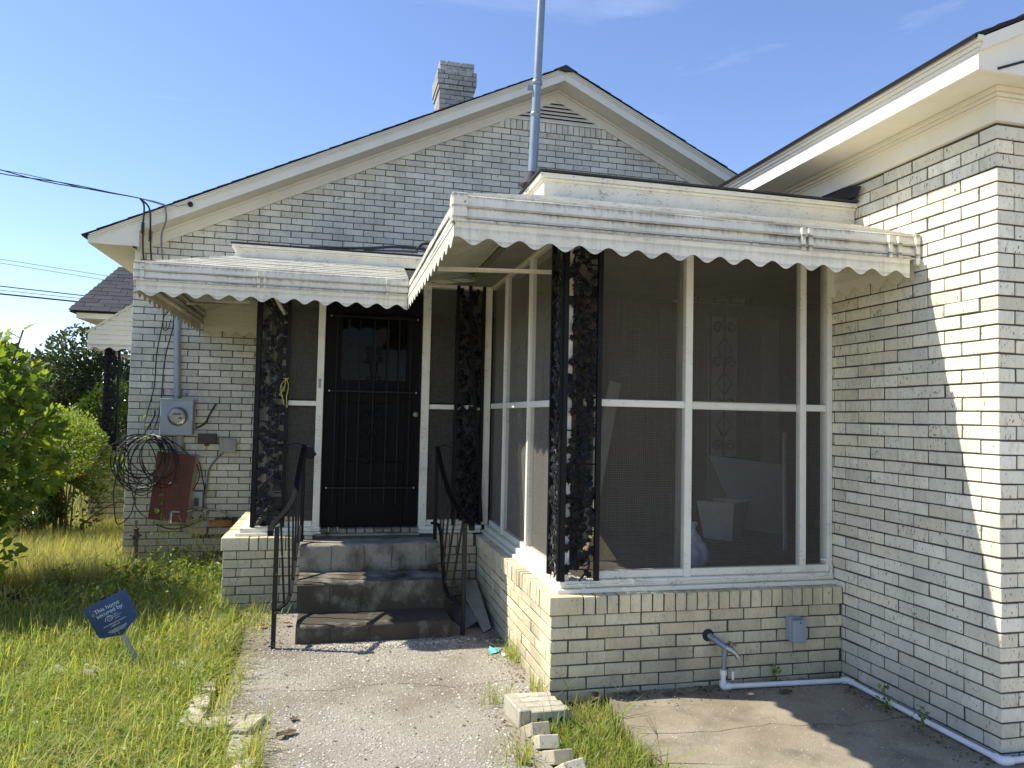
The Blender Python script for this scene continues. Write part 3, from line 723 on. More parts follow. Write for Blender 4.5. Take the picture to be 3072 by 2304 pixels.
for s in (-1, 1): m.tube(spline([(-.836+s*.008, ys, 1.455), (-.836+s*.02, ys, 1.39), (-.836+s*.012, ys, 1.33)]), .004, 5); m.tube(spline([(-.836+s*.010, ys, 1.27), (-.836+s*.022, ys, 1.20), (-.836+s*.008, ys, 1.12)]), .004, 5)
m.build('scrollwork', M['iron'], door)
m = scrolls(-.834, ys, ((1.965, 1), (1.90, -1), (1.745, -1)), .034)
for s in (-1, 1): m.tube(spline([(-.834+s*.010, ys, 1.90), (-.834+s*.026, ys, 1.84), (-.834+s*.008, ys, 1.75)]), .004, 5)
m.build('scrollwork', M['iron'], door)
MB().lathe([(.016, 0), (.018, .01), (.010, .022), (.022, .034), (.020, .05), (0.004, .056)], 14, Matrix.Translation((-.50, dy0, 1.47)) @ Matrix.Rotation(R(90), 4, 'X')).build('handle', M['brass'], door)
# roof edge boards of the porch
zb0, zb1 = 2.592, 2.722
FXL, FYF, FYD, FXD = -.115, -.111, 1.97, -1.87
fb = lambda name, *b: MB().bbox(*b, .003).build(name, M['white_worn'], porch)
fb('roof_fascia', FXL, W-.004, FYF, FYF+.022, zb0, zb1); fb('roof_fascia', FXL-.001, FXL+.021, FYF+.023, FYD, zb0, zb1)
fb('roof_fascia', FXD, FXL+.02, FYD-.002, FYD+.020, zb0+.004, zb1-.03); fb('roof_fascia', FXD-.001, FXD+.021, FYD+.021, YG-.005, zb0+.004, zb1-.03)
m = MB()
for h0, h1, p in ((.045, .030, .008), (.028, .006, .022)): m.box(FXL-p, W-.005, FYF-p, FYF-.001, zb1-h0, zb1-h1); m.box(FXL-p, FXL-.002, FYF+.001, FYD, zb1-h0, zb1-h1)
m.build('edge_mould', M['white_worn'], porch)
m = MB()
for h0, h1, p in ((.040, .028, .008), (.026, .006, .020)): m.box(FXD-p, FXL-.03, FYD-p-.002, FYD-.003, zb1-.03-h0, zb1-.03-h1); m.box(FXD-p, FXD-.002, FYD+.001, YG-.006, zb1-.03-h0, zb1-.03-h1)
m.build('edge_mould', M['white_worn'], porch)
m = MB(); m.box(FXL-.035, W-.002, FYF-.035, FYD+.1, zb1+.001, zb1+.008); m.box(FXD-.03, FXL, FYD-.03, YG-.004, zb1-.029, zb1-.022); m.prism([(FXL+.10, zb1+.008), (W-.002, zb1+.008), (W-.002, zb1+.07), (FXL+.7, zb1+.07)], 'y', .35, YG-.004)
m.build('roof', M['shingle'], porch)
m = MB(); m.quad((-.52, 1.99, 2.70), (-.42, 1.99, 2.69), (-.42, 2.10, 2.80), (-.55, 2.12, 2.79)); m.quad((-.95, 1.98, 2.72), (-.44, 1.98, 2.745), (-.44, 2.0, 2.735), (-.95, 2.0, 2.71)); m.build('roof_flashing', M['galv'], porch)
m = MB(); m.tube(spline([(-1.35, 1.965, 2.70), (-.95, 1.955, 2.722), (-.7, 1.955, 2.75), (-.42, 1.95, 2.745)]), .012, 6); m.tube(spline([(-.55, 1.95, 2.74), (-.50, 1.96, 2.79), (-.40, 1.97, 2.80)]), .012, 6); m.build('tar_seam', M['tar'], porch)
# loose tar paper where the porch roof meets the wing
m = MB(); m.add([(1.700, .16, 2.745), (1.700, -.16, 2.738), (1.712, -.19, 2.80), (1.715, -.02, 2.845), (1.715, .18, 2.85)], [(0, 1, 2, 3, 4)]); m.add([(1.60, -.04, 2.742), (1.705, -.175, 2.741), (1.71, -.09, 2.83), (1.66, .04, 2.80)], [(0, 1, 2, 3)]); m.build('tar_paper', M['tar'], porch)

# ------------------------------------------------------------------ aluminium awnings
TOPZ = 2.597
def awn_profile():
    """slats as closed 2-D profiles (d outward 0..1 of the projection, z) -> list of (name, polygon)"""
    out = []; n = 7
    for i in range(n):
        a, b = i/n*.955, (i+1)/n*.955; za, zb_ = TOPZ-.165*i/n, TOPZ-.165*(i+1)/n
        out.append(('top_slat', [(a, za), (b+.012, zb_+.007), (b+.012, zb_+.001), (b, zb_-.003), (a, za-.006)]))
    z = 2.424
    for h, lip in ((.052, .014), (.048, .014), (.020, .006)):
        out.append(('front_slat', [(.950, z+.010) if z > 2.42 else (.975, z+.004), (1.0, z-.004), (1.0+lip, z-h+.003), (1.0+lip, z-h-.003), (.985, z-h-.002), (.975, z-.006)])); z -= h
    return out, z
PROF, ZV = awn_profile()
def awning_runs(root, y0, dy, x0, dx, front_x1, side_y1, side_y2=None):
    """front run along x from the corner to front_x1 and left run along y from the corner to side_y1"""
    def sweep(name, poly, P0, P1, seg):
        m = MB(); n = len(poly); V = []; ph = rnd.random()*9
        for i in range(seg+1):
            t = i/seg; dz = .0016*math.sin(7*t+ph)+rnd.gauss(0, .0006); dd = .0018*math.sin(5*t+2*ph)+rnd.gauss(0, .0006)
            if i in (0, seg): dz = dd = 0
            for (d, z) in poly:
                a, b = Vector(P0(d, z)), Vector(P1(d, z)); p = a.lerp(b, t); p.z += dz
                if abs(a.y-b.y) > abs(a.x-b.x): p.x += dd
                else: p.y += dd
                V.append(p)
        Fs = [tuple(range(n)), tuple(seg*n+q for q in range(n-1, -1, -1))]+[(i*n+q, i*n+(q+1) % n, (i+1)*n+(q+1) % n, (i+1)*n+q) for i in range(seg) for q in range(n)]
        m.add(V, Fs).build(name, M['awning_top' if name == 'top_slat' else 'awning'], root)
    for name, poly in PROF:
        y2 = side_y2 if name == 'top_slat' and side_y2 else side_y1
        sweep(name, poly, lambda d, z: (x0-dx*d, y0-dy*d, z), lambda d, z: (front_x1, y0-dy*d, z), 18)
        sweep(name, poly, lambda d, z: (x0-dx*d, y0-dy*d+.0015, z), lambda d, z: (x0-dx*d, y2, z), 16)
def valance(root, p0, p1, out, ztop=ZV+.016, zmid=2.222, amp=.0170, wl=.139, ph=0):
    """scalloped strip between p0 and p1 (xy), 'out' = outward normal"""
    p0, p1, out = Vector((*p0, 0)), Vector((*p1, 0)), Vector((*out, 0)); L = (p1-p0).length; n = max(8, int(L/wl*12)); t = (p1-p0)/L
    V = []; Fs = []
    for i in range(n+1):
        s = L*i/n; zb_ = zmid-amp*math.cos(2*math.pi*s/wl+ph)
        for d in (0, .002):
            for z, b in ((zb_, .004), (zb_+.02, .002), (ztop-.030, .003), (ztop-.026, .007), (ztop-.003, .004)): V.append(p0+t*s+out*(d+b)+Vector((0, 0, z)))
    for i in range(n):
        a, b = i*10, i*10+10
        for k in range(4): Fs += [(a+k, a+k+1, b+k+1, b+k), (a+5+k, b+5+k, b+6+k, a+6+k)]
        Fs += [(a, b, b+5, a+5)]
    MB().add(V, Fs).build('scalloped_valance', M['awning'], root)
def corner_cap(root, x, y, z0=2.305, z1=2.43):
    m = MB(); m.bbox(x-.018, x+.045, y-.020, y-.013, z0, z1, .002); m.bbox(x-.022, x-.014, y-.012, y+.05, z0, z1, .002); m.build('corner_cap', M['awning'], root)
    MB().lathe([(.005, 0), (.005, .002), (.002, .004)], 8, Matrix.Translation((x+.034, y-.020, z1-.04)) @ Matrix.Rotation(R(90), 4, 'X')).build('rivet', M['galv'], root)
def rivets(root, pts):
    m = MB()
    for p in pts: m.lathe([(.0045, 0), (.0045, .0015), (.002, .003)], 8, Matrix.Translation(p) @ Matrix.Rotation(R(90), 4, 'X'))
    m.build('rivets', M['galv'], root)
aw1 = thing('metal_awning', 'white scalloped aluminium awning over the big porch screens, streaked with black mildew', 'awning', (.5, -.3, 0), group='scalloped awnings')
AX, AY = -.635, -.575
awning_runs(aw1, FYF-.002, .464, FXL-.003, .517, W-.012, 1.52, FYD-.006)
valance(aw1, (AX-.006, AY-.006), (W-.06, AY-.006), (0, -1), ph=2.6)
valance(aw1, (AX-.004, AY-.006), (AX-.004, 1.50), (-1, 0), ph=2.6)
corner_cap(aw1, AX, AY)
m = MB(); m.bbox(W-.03, W-.004, AY-.022, AY+.004, 2.27, 2.43, .002); m.build('end_cap', M['awning'], aw1)
for z_ in (2.372, 2.324, 2.304):
    MB().box(AX-.01, W-.03, AY-.0155, AY-.011, z_-.004, z_+.004).build('slat_lip', M['awning_lip'], aw1)
rivets(aw1, [(-.46+i*.31, AY-.020, 2.310) for i in range(8)])
for xx in (1.05, 1.09, 1.545, 1.60):     # overlapping splice straps
    mm = MB(); mm.bbox(xx, xx+.022, AY-.024, AY-.006, 2.300, 2.412, .002); mm.build('splice_strap', M['awning'], aw1)
# closing panel against the wing wall
def end_panel(root, P, out, u0, u1, ph=0):
    """slatted panel flat against a wall; P(u,d,z) maps to world, d off the wall"""
    n = 5; ztop0, ztop1 = 2.42, 2.58
    for i in range(n):
        z0 = 2.29+i*.052; m = MB()
        for q in range(1):
            a = u0+max(0, (z0-.0-2.42)/(.165))*(u1-u0)*.96; a = min(a, u1-.02)
            pts = [P(a, .006, z0+.051), P(u1, .006, z0+.051), P(u1, .014, z0), P(a, .014, z0)]
            back = [P(a, .003, z0+.051), P(u1, .003, z0+.051), P(u1, .003, z0), P(a, .003, z0)]
            m.add(pts+back, [(0, 1, 2, 3), (7, 6, 5, 4), (0, 4, 5, 1), (1, 5, 6, 2), (2, 6, 7, 3), (3, 7, 4, 0)])
        m.build('end_slat', M['trim'], root)
    V = []; Fs = []; N = 60
    for i in range(N+1):
        u = u0+(u1-u0)*i/N; zb_ = 2.222-.019*math.cos(2*math.pi*(u-u0)/.128+ph)
        V += [P(u, .005, zb_), P(u, .007, 2.289), P(u, .008, zb_), P(u, .010, 2.289)]
    for i in range(N):
        a, b = i*4, i*4+4; Fs += [(a, a+1, b+1, b), (a+2, b+2, b+3, a+3), (a, b, b+2, a+2)]
    MB().add(V, Fs).build('scalloped_valance', M['trim'], root)
end_panel(aw1, lambda u, d, z: (W-d, u, z), None, AY+.02, .07)
bar = lambda root, name, p, q, w=.022: MB().bar([p, q], w, w*.8).build(name, M['awning'], root)
bar(aw1, 'brace', (-.60, .28, 2.265), (.075, .30, 2.295)); bar(aw1, 'brace', (AX+.02, AY+.03, 2.40), (.05, .08, 2.56), .03); bar(aw1, 'brace', (AX+.03, 1.45, 2.38), (.02, 2.0, 2.56), .03); bar(aw1, 'brace', (AX+.02, AY+.02, 2.385), (AX+.02, 1.5, 2.385), .025)
bar(aw1, 'brace', (.75, AY+.02, 2.385), (.75, .06, 2.44), .02)
aw2 = thing('metal_awning', 'smaller white scalloped aluminium awning over the black door', 'awning', (-1.5, 1.7, 0), group='scalloped awnings')
BX, BY = -2.404, 1.512
awning_runs(aw2, FYD-.004, .458, FXD-.003, .531, AX-.008, YG-.012)
valance(aw2, (BX-.006, BY-.004), (AX-.012, BY-.004), (0, -1), ph=2.2)
valance(aw2, (BX-.004, BY-.004), (BX-.004, YG-.015), (-1, 0), ph=1.2)
corner_cap(aw2, BX, BY)
for z_ in (2.372, 2.324, 2.304): MB().box(BX-.008, AX-.02, BY-.0145, BY-.010, z_-.0035, z_+.0035).build('slat_lip', M['awning_lip'], aw2)
rivets(aw2, [(-2.28+i*.30, BY-.018, 2.310) for i in range(6)])
end_panel(aw2, lambda u, d, z: (u, YG-.013-d, z), None, BX+.02, FXD-.03, 1.0)
for xx in (-1.66, -1.62, -.80): MB().bbox(xx, xx+.020, BY-.022, BY-.006, 2.300, 2.412, .002).build('splice_strap', M['awning'], aw2)
bar(aw2, 'brace', (-2.38, 1.75, 2.29), (-1.86, 2.0, 2.33)); bar(aw2, 'brace', (BX+.03, BY+.02, 2.385), (BX+.03, YG-.02, 2.385), .028); bar(aw2, 'brace', (-1.62, BY+.02, 2.39), (-1.52, yD-.03, 2.22), .022); bar(aw2, 'brace', (-2.36, 2.9, 2.36), (-1.86, 2.9, 2.40)); bar(aw2, 'brace', (BX+.03, BY+.02, 2.39), (-1.88, 2.0, 2.56), .026)

# ------------------------------------------------------------------ cast iron vine posts
def leaf_shape(s):
    pts = [(0, -.55), (.28, -.42), (.55, -.50), (.42, -.12), (.62, .18), (.30, .22), (.18, .62), (0, .40), (-.18, .62), (-.30, .22), (-.62, .18), (-.42, -.12), (-.55, -.50), (-.28, -.42)]
    return [(x*s, y*s) for x, y in pts]
def cast_leaf(m, c, u, v, w, s, ang, tilt):
    c, u, v, w = Vector(c), Vector(u), Vector(v), Vector(w); ca, sa = math.cos(ang), math.sin(ang); e1 = u*ca+v*sa; e2 = -u*sa+v*ca
    e2 = (e2+w*tilt).normalized(); n = e1.cross(e2); P = leaf_shape(s); k = len(P)
    f = [c+e1*x+e2*y+n*(.10*s*math.cos(6*x/s)) for x, y in P]; b = [p-n*.0035 for p in f]
    m.add([c+n*.12*s]+f+[c-n*.0035]+b, [(0, 1+i, 1+(i+1) % k) for i in range(k)]+[(k+1, k+2+(i+1) % k, k+2+i) for i in range(k)]+[(1+i, k+2+i, k+2+(i+1) % k, 1+(i+1) % k) for i in range(k)])
def vine_panel(root, p0, u, w, width, z0, z1, seed, mat='iron'):
    """vine casting between two bars: p0 = lower left (xy), u along the panel, w = outward normal"""
    r2 = random.Random(seed); u, w = Vector((*u, 0)), Vector((*w, 0)); p0 = Vector((*p0, 0)); v = Vector((0, 0, 1)); H = z1-z0
    for s in (0, width):
        q = p0+u*s; MB().box(-.013, .013, -.013, .013, z0, z1, Matrix.Translation(q)).build('bar', M['iron'], root)
    m = MB(); per = .36; cx = width/2; amp = width*.30
    pt = lambda z, a=amp: p0+u*(cx+a*math.sin(2*math.pi*(z-z0)/per))+v*z
    m.tube([pt(z0+H*i/90) for i in range(91)], .0055, 5)
    for i in range(int(H/per*2)+1):
        z = z0+.06+i*per/2; sgn = 1 if i % 2 else -1
        if z > z1-.08: break
        c = p0+u*(cx+sgn*amp*-.55)+v*(z+.05); m.tube(scroll(c, .048, 1.35, u*sgn, v, 0, 1), .004, 5)
        c2 = p0+u*(cx+sgn*amp*.95)+v*(z+.02); m.tube([c2-u*sgn*.02, c2+u*sgn*(width/2-amp*.95-.004)], .004, 4)
    nl = int(H*105)
    for i in range(nl):
        z = z0+.03+(H-.06)*(i+r2.random())/nl; c = p0+u*r2.uniform(.022, width-.022)+v*z+w*r2.uniform(-.004, .012)
        cast_leaf(m, c, u, v, w, r2.uniform(.026, .050), r2.uniform(0, 6.28), r2.uniform(-.5, .5))
    for i in range(int(H*4)):
        c = p0+u*r2.uniform(.04, width-.04)+v*r2.uniform(z0+.05, z1-.05)+w*.006
        for q in range(7): m.lathe([(.001, -.006), (.006, 0), (.001, .006)], 6, Matrix.Translation(c+u*r2.uniform(-.014, .014)+v*r2.uniform(-.022, .014)))
    return m.build('vine_casting', M[mat], root)
ip = thing('iron_post', 'black cast iron vine post at the outer corner of the porch', 'post', (.05, .05, .6), group='cast iron vine posts')
vine_panel(ip, (.072, .062), (1, 0), (0, -1), .193, .600, 2.53, 1, 'iron'); vine_panel(ip, (.062, .262), (0, -1), (-1, 0), .19, .600, 2.53, 2, 'iron_worn')
ip2 = thing('iron_post', 'black cast iron vine post left of the black door, yellow cord tied on it', 'post', (-1.6, YD+.05, .59), group='cast iron vine posts')
vine_panel(ip2, (-1.697, yD-.005), (1, 0), (0, -1), .212, .594, 2.50, 3, 'iron_worn'); vine_panel(ip2, (-1.708, yD+.20), (0, -1), (-1, 0), .185, .594, 2.50, 4)
ip3 = thing('iron_post', 'black cast iron vine post right of the door, in the shaded inner corner', 'post', (-.07, YD+.05, .59), group='cast iron vine posts')
vine_panel(ip3, (-.178, yD-.012), (1, 0), (0, -1), .212, .594, 2.53, 5, 'iron')
MB().bar([(-.085, yD-.03, 2.56), (-.06, yD-.035, 2.0), (.045, yD-.04, .62)], .026, .012, (1, 0, 0)).build('loose_strap', M['iron'], ip3)

# ------------------------------------------------------------------ steps and hand rails
st = thing('concrete_steps', 'three mould stained concrete steps up to the black door', 'steps', (-.84, 1.65, 0))
def step(x0, x1, y0, y1, z0, z1, r_=.022):
    prof = [(y1, z0), (y0+.006, z0), (y0, z1-r_-.03)]+[(y0+r_-r_*math.cos(a), z1-r_+r_*math.sin(a)) for a in [i*math.pi/2/5 for i in range(6)]]+[(y1, z1+.004)]
    n = 26; V = []; k = len(prof)
    for i in range(n+1):
        x = x0+(x1-x0)*i/n; jx = 0 if i in (0, n) else rnd.uniform(-.004, .004)
        for q, (y, z) in enumerate(prof): V.append((x+jx, y+(rnd.gauss(0, .0022) if q > 1 and q < k-1 else 0), z+(rnd.gauss(0, .0016) if 2 < q < k-1 else 0)))
    Fs = [(i*k+q, (i+1)*k+q, (i+1)*k+(q+1) % k, i*k+(q+1) % k) for i in range(n) for q in range(k)]+[tuple(range(k)), tuple(n*k+q for q in range(k-1, -1, -1))]
    return MB().add(V, Fs).build('step', M['steps'], st, smooth=True)
step(-1.322, -.331, 1.195, 1.55, -.06, .110); step(-1.333, -.331, 1.505, 1.90, .112, .312); step(-1.340, -.336, 1.855, YD+.06, .314, .512)
MB().box(-1.24, -.45, YD+.02, YD+.12, .513, .547).build('landing', M['steps'], st)
m = MB()
for xx, y, z0, z1 in ((-1.115, 1.850, .33, .50), (-.88, 1.850, .33, .50), (-.68, 1.850, .33, .50), (-1.12, 1.500, .13, .30), (-.91, 1.500, .13, .30), (-1.11, 1.190, .0, .10), (-.86, 1.19, .0, .1), (-.43, 1.849, .38, .50)):
    MB().bar([(xx+rnd.uniform(-.004, .004), y, z0+(z1-z0)*i/4) for i in range(5)], .0028, .003, (1, 0, 0)).build('crack', M['tar'], st)
def hand_rail(label, pts, post, feet, lower, scr, cap_x):
    t = thing('hand_rail', label, 'hand rail', post, group='stair hand rails')
    tr = spline(pts, 7); end = tr[-1]
    curl = [end+Vector((0, math.sin(a)*.028*(1-a/9), -.028*(1-a/9)+math.cos(a)*.028*(1-a/9)))*1.0 for a in [i*.5 for i in range(1, 13)]]
    curl = [Vector((p.x, end.y-(p.y-end.y), p.z)) for p in curl]
    MB().bar(tr+curl, .034, .013, (1, 0, 0)).build('top_rail', M['iron'], t, smooth=False)
    MB().bbox(post[0]-.014, post[0]+.014, post[1]-.014, post[1]+.014, 0, pts[-1][2]+.01, .002).build('post', M['iron_worn'], t)
    lo = spline(lower, 6); MB().bar(lo, .014, .026, (0, 0, 1)).build('lower_rail', M['iron_worn'], t)
    def at(line, y):
        for a, b in zip(line, line[1:]):
            if (a.y-y)*(b.y-y) <= 0 and abs(a.y-b.y) > 1e-6: return a.lerp(b, (y-a.y)/(b.y-a.y))
        return line[0]
    for y in feet:
        a, b = at(lo, y), at(tr, y); MB().bar([a, b], .013, .013, (1, 0, 0)).build('baluster', M['iron_worn'], t)
    top = tr[0]; MB().bbox(top.x-.014, top.x+.014, top.y-.014, top.y+.014, .515, top.z, .002).build('post', M['iron'], t)
    MB().bar(spline([top, top+Vector((scr*.5, .005, .012)), top+Vector((scr, .01, -.01))], 5)+scroll(top+Vector((scr*1.12, .01, -.035)), .034, 1.5, U*(-1 if scr > 0 else 1), Vz, 1.2, 1 if scr > 0 else -1)[::-1], .016, .008, (0, 1, 0)).build('scroll_end', M['iron'], t)
    return t
hr1 = hand_rail('black iron stair rail left of the steps, worn with pale chips', [(-1.335, 1.985, 1.225), (-1.36, 1.80, 1.05), (-1.375, 1.62, .90), (-1.41, 1.42, .825), (-1.47, 1.20, .765), (-1.488, 1.13, .740)], (-1.450, 1.130, 0), (1.30, 1.45, 1.58, 1.71, 1.84), [(-1.345, 1.97, .63), (-1.36, 1.75, .46), (-1.379, 1.45, .245), (-1.43, 1.14, .235)], -.13, 0)
MB().prism([(-1.325, 1.215), (-1.275, 1.205), (-1.245, 1.158), (-1.275, 1.122), (-1.325, 1.13)], 'y', 1.968, 1.976).build('end_plate', M['iron'], hr1)
hr2 = hand_rail('black iron stair rail right of the steps in the shade', [(-.346, 1.985, 1.222), (-.325, 1.80, 1.05), (-.29, 1.60, .885), (-.25, 1.42, .80), (-.205, 1.28, .745), (-.198, 1.24, .735)], (-.245, 1.232, 0), (1.36, 1.48, 1.60, 1.72, 1.84), [(-.37, 1.99, .64), (-.323, 1.85, .60), (-.335, 1.45, .26), (-.255, 1.24, .20)], .13, 0)
# ------------------------------------------------------------------ flue, services on the walls
flue = thing('vent_pipe', 'tall grey metal vent pipe rising from the flat porch roof', 'pipe', (-.1, .15, 2.74))
fx = lambda z: -.107+(z-2.82)*.031
m = MB(); m.tube([(fx(2.72), .15, 2.72), (fx(3.14), .15, 3.14)], .0262, 20).build('lower_pipe', M['galv'], flue, smooth=True)
m = MB(); m.tube([(fx(3.13), .15, 3.13), (fx(4.42), .15, 4.42)], .0235, 20).build('upper_pipe', M['galv'], flue, smooth=True)
for z in (2.80, 3.13, 3.31): MB().tube([(fx(z-.012), .15, z-.012), (fx(z-.008), .15, z-.008), (fx(z+.008), .15, z+.008), (fx(z+.012), .15, z+.012)], [.0265, .0295, .0295, .0265], 20).build('collar', M['galv'], flue, smooth=True)
MB().box(fx(3.3)-.055, fx(3.3)-.02, .145, .155, 3.265, 3.29).build('strap', M['galv'], flue)
MB().lathe([(.07, 0), (.055, .02), (.032, .06), (.028, .075)], 16, Matrix.Translation((-.11, .15, 2.735))).build('flashing', M['tar'], flue, smooth=True)

meter = thing('electric_meter', 'grey electric meter box with round glass dial on the gable wall', 'electric meter', (-2.57, YG, 1.22))
MB().bbox(-2.722, -2.432, YG-.115, YG-.002, 1.226, 1.562, .006).build('box', M['greybox'], meter)
MB().bbox(-2.730, -2.424, YG-.122, YG-.02, 1.556, 1.572, .003).build('lid', M['greybox'], meter)
Mx = Matrix.Translation((-2.565, YG-.114, 1.405)) @ Matrix.Rotation(R(90), 4, 'X')
MB().lathe([(.088, 0), (.090, .012), (.084, .020), (.076, .022)], 32, Mx).build('dial_ring', M['galv'], meter, smooth=True)
M['dialface'] = simple_mat('dial_face', (.50, .49, .40), .5, var=.08)
MB().lathe([(.075, .012), (.075, .036), (.06, .040), (.001, .0405)], 32, Mx).build('dial_face', M['dialface'], meter)
M['lcd'] = simple_mat('lcd', (.10, .11, .09), .3)
MB().bbox(-2.60, -2.530, YG-.158, YG-.1545, 1.418, 1.438, .001).build('display', M['lcd'], meter)
MB().prism([(-2.535, 1.405), (-2.515, 1.385), (-2.535, 1.378), (-2.555, 1.388)], 'y', YG-.158, YG-.1545).build('printed_mark', M['lcd'], meter)
def clear_glass():
    t = NT('meter_glass'); g_ = t.n('BsdfGlossy'); g_.inputs['Roughness'].default_value = .03; tr = t.n('BsdfTransparent'); fz = t.n('Fresnel'); fz.inputs[0].default_value = 1.45
    return t.fin(t.mixsh(fz.outputs[0], tr.outputs[0], g_.outputs[0]))
M['clear'] = clear_glass()
MB().lathe([(.082, .020), (.080, .045), (.070, .062), (.045, .072), (.001, .075)], 32, Mx).build('glass_cover', M['clear'], meter, smooth=True)
cond = thing('conduit', 'grey painted service conduit running down to the meter box', 'conduit', (-2.60, YG, 1.57))
MB().tube([(-2.625, YG-.045, 2.50), (-2.590, YG-.045, 1.60)], .030, 18).build('pipe', M['greybox'], cond, smooth=True)
MB().tube([(-2.5895, YG-.045, 1.655), (-2.5885, YG-.045, 1.63)], .034, 18).build('coupling', M['greybox'], cond, smooth=True)
MB().bbox(-2.66, -2.50, YG-.012, YG-.001, 1.625, 1.66, .002).build('strap', M['greybox'], cond)
MB().tube([(-2.588, YG-.045, 1.60), (-2.588, YG-.045, 1.574)], [.024, .030], 18).build('hub', M['galv'], cond, smooth=True)
c2 = thing('conduit', 'short beige conduit stub between the meter box and the red panel', 'conduit', (-2.56, YG, 1.07))
MB().tube([(-2.556, YG-.045, 1.222), (-2.552, YG-.045, 1.07)], .033, 16).build('pipe', M['beige'], c2, smooth=True)
MB().bbox(-2.60, -2.51, YG-.05, YG-.002, 1.09, 1.12, .003).build('strap', M['beige'], c2)
b1 = thing('junction_box', 'small dark brown box on the gable wall right of the meter', 'junction box', (-2.31, YG, 1.15))
MB().bbox(-2.393, -2.227, YG-.060, YG-.002, 1.148, 1.245, .004).build('box', M['brown_box'], b1)
MB().bbox(-2.335, -2.295, YG-.045, YG-.02, 1.128, 1.147, .003).build('plug', M['brown_box'], b1)
b2 = thing('junction_box', 'square beige box on the gable wall beside the brown one', 'junction box', (-2.12, YG, 1.07))
MB().bbox(-2.190, -2.048, YG-.055, YG-.002, 1.068, 1.194, .005).build('box', M['beige'], b2)
MB().bbox(-2.194, -2.044, YG-.060, YG-.050, 1.064, 1.198, .003).build('cover', M['beige'], b2)
b3 = thing('junction_box', 'grey utility box half hidden behind the red panel', 'junction box', (-2.37, YG, .55))
MB().bbox(-2.426, -2.328, YG-.060, YG-.002, .552, .692, .004).build('box', M['greybox'], b3)
MB().bbox(-2.398, -2.360, YG-.085, YG-.06, .56, .63, .003).build('plug', M['brown_box'], b3)
red = thing('metal_cabinet', 'red brown painted metal panel hanging askew below the meter', 'cabinet', (-2.58, YG-.02, .42))
a = [(-2.716, 3.74, 1.085), (-2.388, 3.76, 1.035), (-2.442, 3.70, .418), (-2.762, 3.68, .462)]
V = [Vector(p) for p in a]; n = (V[1]-V[0]).cross(V[3]-V[0]).normalized()
if n.y > 0: n = -n
MB().add(V+[v-n*.022 for v in V], [(0, 1, 2, 3), (7, 6, 5, 4), (0, 4, 5, 1), (1, 5, 6, 2), (2, 6, 7, 3), (3, 7, 4, 0)]).build('door', M['red'], red)
MB().add([v-n*.024 for v in V]+[(v.x+.012, YG-.004, v.z) for v in V], [(0, 1, 2, 3), (7, 6, 5, 4), (0, 4, 5, 1), (1, 5, 6, 2), (2, 6, 7, 3), (3, 7, 4, 0)]).build('case', M['beige'], red)
# coil of spare cable hung on the wall, one long run
def coil_path():
    r2 = random.Random(5); pts = []
    for j in range(17):
        cx = -2.80+r2.uniform(-.10, .06); a = r2.uniform(.15, .27); b = r2.uniform(.17, .26); zc = 1.225-b+r2.uniform(-.03, .01); yy = YG-.10-r2.uniform(0, .22); ph = r2.uniform(-.4, .4); dy = r2.uniform(-.05, .05)
        if j % 4 == 3: cx += .10; a *= .8
        for i in range(18):
            t = math.pi/2+2*math.pi*i/18; pts.append((cx+a*math.cos(t)+ph*.12*math.sin(t), yy+dy*math.cos(t), zc+b*math.sin(t)))
    return pts
coil = thing('cable_coil', 'big tangled coil of black cable hung on the wall below the meter', 'cable', (-2.82, YG-.05, 1.22))
MB().tube(spline(coil_path(), 3), .0052, 5).build('coil', M['cable'], coil, smooth=True)
MB().tube(spline([(-2.99, YG-.2, 1.02), (-3.075, YG-.16, .75), (-3.06, YG-.14, .47), (-3.02, YG-.14, .405), (-2.93, YG-.13, .50), (-2.90, YG-.12, .70), (-2.86, YG-.15, .85)], 6), .0055, 6).build('hanging_loop', M['cable'], coil, smooth=True)
MB().tube(spline([(-2.93, YG-.12, .70), (-2.90, YG-.10, .56), (-2.82, YG-.11, .47), (-2.72, YG-.14, .45)], 6), .0045, 6).build('tail', M['cable'], coil, smooth=True)
MB().tube(spline([(-2.85, YG-.20, 1.20), (-3.05, YG-.22, 1.16), (-3.22, YG-.26, 1.02), (-3.24, YG-.28, 1.01), (-3.05, YG-.22, 1.06), (-2.95, YG-.2, 1.08)], 6), .0052, 6).build('stray_loop', M['cable'], coil, smooth=True)
MB().tube(spline([(-2.84, YG-.18, 1.24), (-2.60, YG-.14, 1.17), (-2.42, YG-.10, 1.00), (-2.36, YG-.08, .85), (-2.42, YG-.10, .70), (-2.55, YG-.20, .62)], 6), .0048, 6).build('stray_loop', M['cable'], coil, smooth=True)
def cable(name, label, pts, r_=.005, mat='cable', n=7, group=None):
    o = MB().tube(spline(pts, n), r_, 6).build(name, M[mat], None, smooth=True); tag(o, label, 'cable', group); return o
yw = YG-.03
cable('cable', 'black cable from the awning to the coil, left of the pair', [(-2.74, yw-.02, 2.45), (-2.75, yw, 2.30), (-2.79, yw, 2.0), (-2.80, yw, 1.70), (-2.83, yw-.01, 1.52), (-2.86, yw-.03, 1.35), (-2.83, YG-.16, 1.22)])
cable('cable', 'black cable from the awning to the coil, right of the pair', [(-2.66, yw-.02, 2.45), (-2.655, yw, 2.28), (-2.70, yw, 2.05), (-2.725, yw, 1.85), (-2.735, yw, 1.55), (-2.76, yw-.02, 1.35), (-2.80, YG-.14, 1.20)])
cable('cable', 'thin black cable loop under the left end of the awning', [(-2.68, yw, 2.33), (-2.70, yw, 2.24), (-2.74, yw, 2.23), (-2.745, yw, 2.33), (-2.72, yw, 2.40)], .004)
